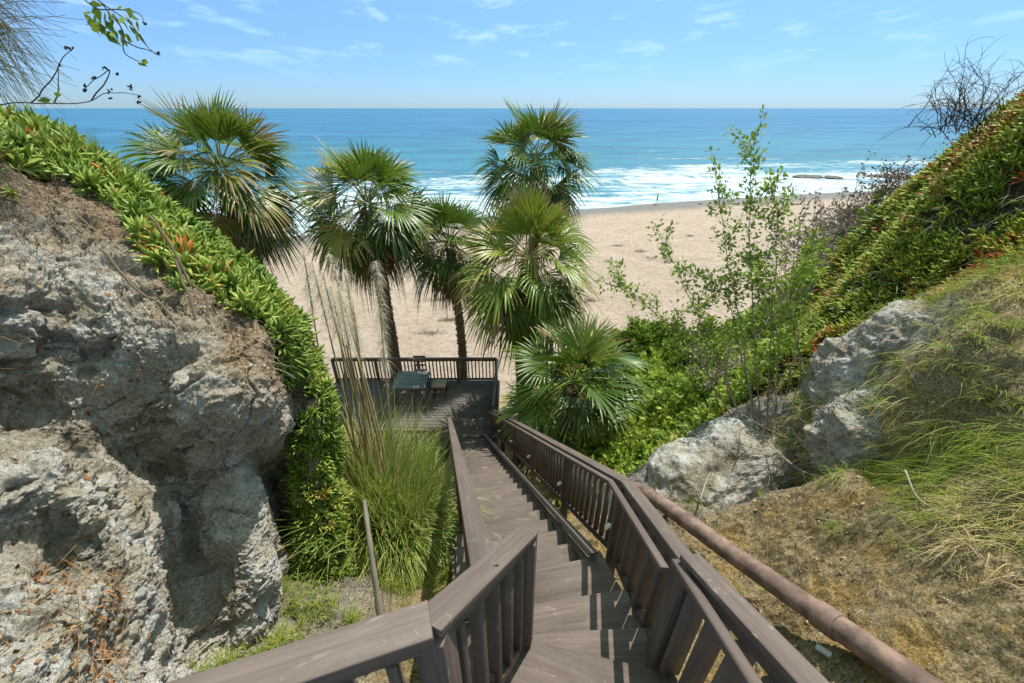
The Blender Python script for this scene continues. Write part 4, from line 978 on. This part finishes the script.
# grey dry shrub on the skyline of the bank
def dry_bush(name, label, c, rad, n, matl, leafm, nleaf, T0, leafsize=.05, twig=.0035):
    T_ = thing(name, label, 'bush', tuple(c)); bw, bl = MB(), MB()
    for k in range(n):
        P = branch(c+rng.normal(0, .25, 3)*rad*np.array([1, 1, .2]), norm(rng.normal(0, .8, 3)*np.array([1, 1, .5])+np.array([0, 0, .7])), rad*(.6+.7*rng.random()), .2, 8)
        bw.tube(P, np.linspace(twig*2, twig*.5, 9), 5, rng.random(), False)
        for q in range(4):
            j = 2+int(6*rng.random()); P2 = branch(P[j], rng.normal(0, 1, 3)+np.array([0, 0, .4]), rad*.45, .25, 6); bw.tube(P2, np.linspace(twig, twig*.3, 7), 4, rng.random(), False)
            m_ = nleaf; leaves(bl, P2[rng.integers(1, 7, m_)]+rng.normal(0, .03, (m_, 3)), rng.normal(0, 1, (m_, 3)), leafsize*(.5+rng.random(m_)), np.clip(T0+rng.normal(0, .2, m_), 0, 1))
    bw.build('twigs', matl, T_); bl.build('leaves', leafm, T_)
m_grey = M_leaf('grey_leaf', [(0, (.13, .10, .09)), (.5, (.36, .30, .27)), (1, (.58, .50, .44))], .85, .1, .1)
c = W(845, 262, t=10.); dry_bush('dry_bush', 'large grey withered bush on the skyline left of the iceplant bank', c, 1.6, 95, m_twig, m_grey, 20, .62, .08, .007)
c = W(832, 300, t=8.4); dry_bush('dry_bush', 'mauve grey brittle bush just left of the upper iceplant bank', c, 1.1, 60, m_twig, m_grey, 14, .6, .06, .005)
c = W(868, 232, t=10.5); dry_bush('dry_bush', 'brownish grey bush at the top of the bank under the shore rocks', c, 1.2, 60, m_twig, m_grey, 14, .4, .07, .006)
c = W(808, 318, t=8.4); dry_bush('dry_bush', 'mixed grey and green bush lower on the slope beside the sand', c, 1.0, 34, m_twig, m_grey, 4, .55, .05, .005)
c = W(800, 385, t=6.0); dry_bush('dry_bush', 'low grey brown bush behind the stems of the tall shrub', c, .6, 36, m_twig, m_grey, 8, .45, .045, .004)
c = W(722, 385, t=7.5); dry_bush('dry_bush', 'pale grey bush among the green shrubs beyond the boulder', c, .8, 34, m_twig, m_grey, 9, .6, .05, .004)
c = W(905, 190, t=9.0); dry_bush('dry_bush', 'dark brown bush on the skyline where the bank meets the surf', c, .7, 30, m_twig, M_leaf('brown_leaf', [(0, (.06, .035, .025)), (1, (.22, .13, .08))], .8), 10, .4, .05, .004)
# wiry bush at the top right edge
WB = thing('wiry_bush', 'leafless wiry bush curling against the sky at the top right', 'bush', tuple(W(985, 125, t=4.6)))
b = MB(); m_wire = M_leaf('dark_twig', [(0, (.05, .035, .03)), (1, (.20, .15, .12))], .9, 0, .1)
for k in range(60):
    p = W(975+rng.normal(0, 22), 128+rng.normal(0, 6), t=4.7)
    P = branch(p, np.array([rng.normal(-.35, .6), rng.normal(0, .3), 1.]), .35+.55*rng.random(), .16, 14, -.02 if k % 2 else .07)
    b.tube(P, np.linspace(.005, .0012, 15), 5, rng.random(), False)
    for q in range(4):
        j = 4+int(9*rng.random()); b.tube(branch(P[j], np.array([rng.normal(-.2, .8), rng.normal(0, .4), .8]), .25, .16, 8, .1), np.linspace(.0025, .0008, 9), 4, rng.random(), False)
b.build('twigs', m_wire, WB); b = MB(); n = 260
q = np.array([W(975+rng.normal(0, 18), 122+rng.normal(0, 12), t=4.7) for _ in range(n)]); leaves(b, q, rng.normal(0, 1, (n, 3)), .02+.02*rng.random(n), rng.random(n)*.5)
b.build('leaves', M_leaf('maroon_leaf', [(0, (.08, .03, .025)), (1, (.25, .10, .07))], .7), WB)

# ================================================================== TOP LEFT OVERHANG
NB = thing('needle_branch', 'drooping fine needled branches hanging in at the top left corner', 'branch', tuple(W(-60, 60, t=2.4)))
b = MB()
for k in range(190):
    p = W(-70+rng.random()*40, -60+rng.random()*150, t=2.2+.5*rng.random()); tx, ty = 20+rng.random()*85-10, rng.random()*120
    e = W(tx*(.4+.6*rng.random()), ty, t=2.2+.5*rng.random()); mid = lerp(p, e, .55)+np.array([0, 0, .07+.10*rng.random()])
    P = spline([p, mid, e], 14); b.tube(P, np.linspace(.0026, .0010, 14), 4, .4+.5*rng.random(), False)
b.build('needles', M_leaf('needle', [(0, (.05, .05, .03)), (1, (.20, .18, .08))], .7, 0, .2), NB)
VB = thing('vine_branch', 'thin twig with seed pods and a few green leaves reaching over the sea horizon', 'branch', tuple(W(-20, 118, t=2.3)))
bw, bl = MB(), MB()
tw = [[(-30, 115, 2.2), (10, 103, 2.2), (55, 104, 2.2), (92, 101, 2.2), (110, 92, 2.2), (140, 96, 2.2)], [(92, 101, 2.2), (104, 85, 2.2), (110, 70, 2.2), (95, 78, 2.2), (84, 90, 2.2)], [(30, 103, 2.2), (52, 78, 2.2), (62, 58, 2.2), (72, 48, 2.2)], [(55, 104, 2.2), (57, 85, 2.2), (58, 66, 2.2)],
      [(60, -30, 2.0), (100, 2, 2.0), (128, 22, 2.0), (150, 50, 2.0), (160, 55, 2.0)], [(100, 2, 2.0), (122, 30, 2.0), (124, 52, 2.0), (138, 62, 2.0), (143, 66, 2.)], [(60, -30, 2.), (90, 5, 2.), (118, 10, 2.), (140, 15, 2.), (146, 24, 2.)], [(124, 40, 2.), (140, 48, 2.), (158, 54, 2.)]]
for ps in tw:
    P = spline([W(x, y, t=t) for x, y, t in ps], 20); P = P+np.stack([fbm(P*14+k*5, 2) for k in range(3)], -1)*.008; bw.tube(P, np.linspace(.0035, .0016, 20), 5, .35, False)
pods = [(140, 96), (138, 102), (131, 88), (110, 92), (104, 68), (108, 70), (117, 74), (84, 90), (86, 87), (72, 48), (66, 48), (58, 66), (158, 54), (146, 24), (95, 78), (110, 98)]
for x, y in pods:
    for q in range(3): c = W(x+rng.normal(0, 1), y+rng.normal(0, 1), t=2.1); bw.tube([c, c+rng.normal(0, .006, 3)], [.005, .003], 6, .0)
bw.build('twigs', m_wire, VB)
lp = [(92, 18), (98, 22), (104, 20), (108, 28), (112, 22), (118, 28), (122, 12), (128, 8), (132, 14), (126, 20), (100, 30), (114, 32), (134, 30), (140, 34), (138, 62), (144, 62), (90, 10), (86, 4), (48, 96), (56, 92), (24, 115), (20, 118), (120, 18), (105, 12), (96, 8), (129, 26), (95, 14), (101, 26), (106, 31), (110, 16), (116, 24), (121, 30), (124, 18), (127, 12), (114, 10), (119, 6), (92, 24), (99, 36), (103, 24), (136, 20), (131, 36), (88, 14)]
q = np.array([W(x+rng.normal(0, 2), y+rng.normal(0, 2), t=2.0) for x, y in lp]); leaves(bl, q, np.stack([rng.normal(.2, .5, len(q)), rng.normal(0, .5, len(q)), rng.normal(-.6, .5, len(q))], 1), .045+.030*rng.random(len(q)), .1+.6*rng.random(len(q)))
bl.build('leaves', m_shrub, VB)
# spiky seedlings on the iceplant brow
for k, (x, y, t, h) in enumerate(((82, 152, 3.1, .28), (102, 158, 3.2, .28), (58, 150, 3.0, .22), (132, 172, 3.3, .20))):
    c = W(x, y+8, t=t); b = MB(); n = 26; az = rng.random(n)*6.28
    blades(b, np.repeat(c[None], n, 0)+rng.normal(0, .015, (n, 3)), np.stack([np.cos(az)*.25, np.sin(az)*.25, np.ones(n)], 1), h*(.6+.5*rng.random(n)), np.full(n, .008), .05*rng.random(n), .35+.3*rng.random(n), 5)
    tag(b.build('spiky_plant', m_grass), ('upright spiky green tuft second from left on the iceplant crest', 'tall upright spiky tuft third from left on the iceplant crest', 'upright spiky tuft furthest left on the iceplant crest', 'small spiky tuft on the crest just left of the big palm')[k], 'plant', 'spiky plants on the iceplant crest')

# ================================================================== SEA ROCKS, DRIFTWOOD, PEOPLE
m_srock = M_plain('wet_rock', (.10, .085, .07), .6, .5, .8, 0, .2)
def sea_rock(x, y, wpx, hpx, label):
    c = W(x, y, z=-17.2); t = c[1]*CP-c[2]*SP; w_ = wpx*t/F; h_ = max(hpx*t/F*1.1, .8)
    nu_, nv_ = 40, 20; th = np.linspace(0, 2*math.pi, nu_+1)[:-1]; ph_ = np.linspace(0, math.pi/2, nv_); V = []
    for a in ph_:
        for q in th: V.append((math.cos(q)*math.cos(a)*w_/2, math.sin(q)*math.cos(a)*w_*.35, math.sin(a)**.7*h_-.35))
    V = np.array(V); V = V*(1+.55*fbm(V*.35+x, 5, .55)[:, None])+np.stack([fbm(V*.9+x+k*7, 4) for k in range(3)], -1)*.5*np.array([1, 1, .7])+c
    Fs = [(i*nu_+k, i*nu_+(k+1) % nu_, (i+1)*nu_+(k+1) % nu_, (i+1)*nu_+k) for i in range(nv_-1) for k in range(nu_)]
    b = MB(); b.add(V, Fs); o = b.build('sea_rock', m_srock, smooth=False); tag(o, label, 'rock', 'rocks in the surf')
sea_rock(807, 177, 24, 2.5, 'low flat dark rock awash in the surf, leftmost of the three')
sea_rock(834, 178, 20, 3, 'humped dark rock in the surf, middle of the three')
sea_rock(893, 177, 44, 3.5, 'largest dark rock in the surf beside the iceplant bank')
def bz(x, y): 
    s = shore(np.array([x]))-y; return float((-17.25+.027*s*(1+.004*s))[0])
def on_beach(x, y):
    z = -16.5
    for _ in range(8): p = W(x, y, z=z); z = bz(p[0], p[1])
    return W(x, y, z=z)
def skinned(name, joints, edges, mat, parent, lvl=2):
    me = bpy.data.meshes.new(name); me.from_pydata([j[0] for j in joints], edges, []); me.materials.append(mat)
    o = bpy.data.objects.new(name, me); C.objects.link(o); o.parent = parent
    bm = bmesh.new(); bm.from_mesh(me); bm.verts.layers.skin.verify(); bm.to_mesh(me); bm.free()
    md = o.modifiers.new('skin', 'SKIN'); 
    for k, j in enumerate(joints): me.skin_vertices[0].data[k].radius = (j[1], j[1]*j[2] if len(j) > 2 else j[1])
    me.skin_vertices[0].data[0].use_root = True; md.use_smooth_shade = True
    s = o.modifiers.new('sub', 'SUBSURF'); s.levels = lvl; s.render_levels = lvl
    return o
m_skin = M_plain('skin', (.42, .25, .17), .6, .1); m_cloth1 = M_plain('dark_clothes', (.05, .055, .07), .85, .2); m_hair = M_plain('dark_hair', (.035, .025, .02), .7, .2); m_red = M_plain('red_brown_clothes', (.22, .09, .06), .85, .2)
def person(p, label, pose, cloth, face=0.):
    T_ = thing('person', label, 'person', tuple(p)); T_.rotation_euler = (0, 0, face)
    if pose == 'walk':
        J = [((0, 0, .95), .12, .8), ((0, 0, 1.15), .115, .75), ((0, .02, 1.38), .13, .7), ((0, .03, 1.50), .055), ((0, .05, 1.60), .075), ((0, .06, 1.70), .085), ((.17, .02, 1.40), .05), ((.21, .08, 1.14), .042), ((.20, .22, .95), .032), ((.20, .27, .88), .03),
             ((-.17, .02, 1.40), .05), ((-.21, -.08, 1.15), .042), ((-.20, -.14, .92), .032), ((-.20, -.13, .84), .03), ((.09, 0, .88), .095), ((.10, .16, .50), .062), ((.10, .24, .08), .042), ((.10, .36, .04), .035), ((-.09, 0, .88), .095), ((-.10, -.10, .50), .062), ((-.10, -.34, .12), .042), ((-.10, -.26, .03), .035)]
    else:   # sitting on the sand, legs out in front (+Y), leaning on the hands
        J = [((0, 0, .13), .13, .85), ((0, -.06, .34), .115, .8), ((0, -.12, .56), .13, .7), ((0, -.12, .68), .055), ((0, -.10, .78), .075), ((0, -.09, .88), .085), ((.17, -.13, .57), .05), ((.22, -.26, .32), .042), ((.24, -.36, .07), .032), ((.25, -.42, .03), .03),
             ((-.17, -.13, .57), .05), ((-.22, -.26, .32), .042), ((-.24, -.36, .07), .032), ((-.25, -.42, .03), .03), ((.09, .06, .12), .095), ((.11, .44, .26), .062), ((.11, .84, .06), .042), ((.11, .86, .14), .035), ((-.09, .06, .12), .095), ((-.11, .44, .16), .062), ((-.11, .88, .06), .042), ((-.11, .90, .15), .035)]
    Ed = [(0, 1), (1, 2), (2, 3), (3, 4), (4, 5), (2, 6), (6, 7), (7, 8), (8, 9), (2, 10), (10, 11), (11, 12), (12, 13), (0, 14), (14, 15), (15, 16), (16, 17), (0, 18), (18, 19), (19, 20), (20, 21)]
    skinned('body', J, Ed, m_skin, T_)
    sl = [0, 1, 2, 14, 18, 15, 19, 16, 20, 6, 10, 7, 11] if pose == 'walk' else [0, 1, 2, 14, 18]
    idx = {v: k for k, v in enumerate(sl)}; g = 1.28
    JJ = [(J[v][0], J[v][1]*g, J[v][2] if len(J[v]) > 2 else 1) for v in sl]
    EE = [(idx[a], idx[b_]) for a, b_ in Ed if a in idx and b_ in idx]
    skinned('clothes', JJ, EE, cloth, T_)
    h = J[5][0]; b = MB(); 
    nn = 10; V = []
    for i in range(7):
        a = math.pi*i/6*.62
        for k in range(nn): V.append((h[0]+.098*math.sin(a)*math.cos(k*2*math.pi/nn), h[1]-.015+.105*math.sin(a)*math.sin(k*2*math.pi/nn), h[2]+.015+.10*math.cos(a)))
    b.add(V, [(i*nn+k, (i+1)*nn+k, (i+1)*nn+(k+1) % nn, i*nn+(k+1) % nn) for i in range(6) for k in range(nn)])
    me_o = b.build('hair', m_hair, None, smooth=True); me_o.parent = T_
    return T_
person(on_beach(657, 202), 'person in dark clothes walking along the water edge', 'walk', m_cloth1, R(60))
person(on_beach(669, 230.5), 'person sitting on open sand with legs stretched out to the left', 'sit', m_red, R(80))
person(on_beach(816, 219), 'person in red brown top sitting on the sand near the grey bush', 'sit', m_red, R(-70))
def driftwood(x, y, L, label, up=False, ang=0.):
    p = on_beach(x, y); b = MB(); d = np.array([math.cos(ang), math.sin(ang), .02])
    c = spline([p-d*L/2+(0, 0, .12), p+(0, 0, .18), p+d*L/2+(0, 0, .14)], 12); b.tube(c, np.linspace(.16, .09, 12)*(1+.15*np.sin(np.arange(12)*2.)), 8, .3)
    b.tube(spline([p-d*L*.2+(0, 0, .15), p-d*L*.35+(.1, .4, .35), p-d*L*.4+(.2, .7, .3)], 8), np.linspace(.08, .03, 8), 6, .2)
    if up: b.tube(spline([c[-2], c[-2]+(.25, 0, .5), c[-2]+(.55, .05, 1.25)], 8), np.linspace(.13, .10, 8), 8, .2)
    tag(b.build('driftwood', m_wire, smooth=True), label, 'driftwood', 'driftwood on the beach')
driftwood(796, 205, 2.2, 'dark driftwood log with one end sticking up by the wet sand', True, R(5))
driftwood(830, 220, 2.6, 'dark flat driftwood beside the grey bush', False, R(-8))
# kelp wrack: little piles
b = MB()
for x, y, s in ((438, 300, 1.2), (430, 333, 1.), (650, 258, 1.6), (670, 262, 1.), (618, 246, 1.), (640, 251, .8), (405, 222, 1.), (610, 262, 1.0), (590, 300, .8), (655, 205, .4), (700, 204, .4), (745, 203, .4), (690, 236, .4), (448, 320, .7)):
    p = on_beach(x, y); n = 110; az = rng.random(n)*6.28
    q = p+np.stack([rng.normal(0, .55*s, n), rng.normal(0, .22*s, n), np.full(n, .05)], 1)
    blades(b, q, np.stack([np.cos(az), np.sin(az), .35*rng.random(n)], 1), .15+.4*rng.random(n), .02+.03*rng.random(n), .2*rng.random(n), rng.random(n)*.5, 4, curl=.4)
tag(b.build('seaweed_wrack', m_twig), 'small brown heaps of dried seaweed on the sand', 'seaweed', None, 'stuff')

# ================================================================== LIGHT
sund = norm(np.array([.28, .40, 1.0])); el = math.asin(sund[2]); az = math.atan2(sund[0], sund[1])
w = bpy.data.worlds.new('World'); SC.world = w; w.use_nodes = True; nt = w.node_tree; nt.nodes.clear(); g = N(nt)
sky = g.n('ShaderNodeTexSky', sky_type='NISHITA'); sky.sun_disc = False; sky.sun_elevation = el; sky.sun_rotation = az
sky.air_density = 1.0; sky.dust_density = .2; sky.ozone_density = 2.0; sky.altitude = 0
tc = g.n('ShaderNodeTexCoord').outputs['Generated']; sep = g.n('ShaderNodeSeparateXYZ'); g.l(tc, sep.inputs[0])
zz = g.math('MAXIMUM', sep.outputs[2], .02); cmb = g.n('ShaderNodeCombineXYZ'); g.l(g.math('DIVIDE', sep.outputs[0], g.math('ADD', zz, .25)), cmb.inputs[0]); g.l(g.math('MULTIPLY', sep.outputs[2], 9.), cmb.inputs[1]); g.l(sep.outputs[1], cmb.inputs[2])
cn = g.noise(cmb.outputs[0], 3.9, 7, .58, .2)
cl = g.math('MULTIPLY', g.rampf(cn, .50, .68), g.rampf(sep.outputs[2], .03, .10))
col = g.mix(g.math('MULTIPLY', cl, .48), sky.outputs[0], (9.0, 9.4, 9.8))
hz = g.rampf(sep.outputs[2], .0, .8)
col = g.mix(1.0, col, g.mix(hz, (.25, .385, .63), (1.25, 1.28, .70)), 'MULTIPLY')
bg = g.n('ShaderNodeBackground'); bg.inputs['Strength'].default_value = .15; g.l(col, bg.inputs['Color'])
o = g.n('ShaderNodeOutputWorld'); g.l(bg.outputs[0], o.inputs['Surface'])
sl = bpy.data.lights.new('sun', 'SUN'); sl.energy = 3.2; sl.angle = R(.53); sl.color = (1, .95, .87)
so = bpy.data.objects.new('sun', sl); C.objects.link(so); so.rotation_euler = Vector(sund).to_track_quat('Z', 'Y').to_euler(); so.location = (5, 10, 30)
SC.view_settings.view_transform = 'Standard'; SC.view_settings.look = 'None'; SC.view_settings.gamma = 1; SC.view_settings.use_curve_mapping = False
SC.view_settings.exposure = .74
for o in list(SC.objects):
    if '_o' in o: del o['_o']
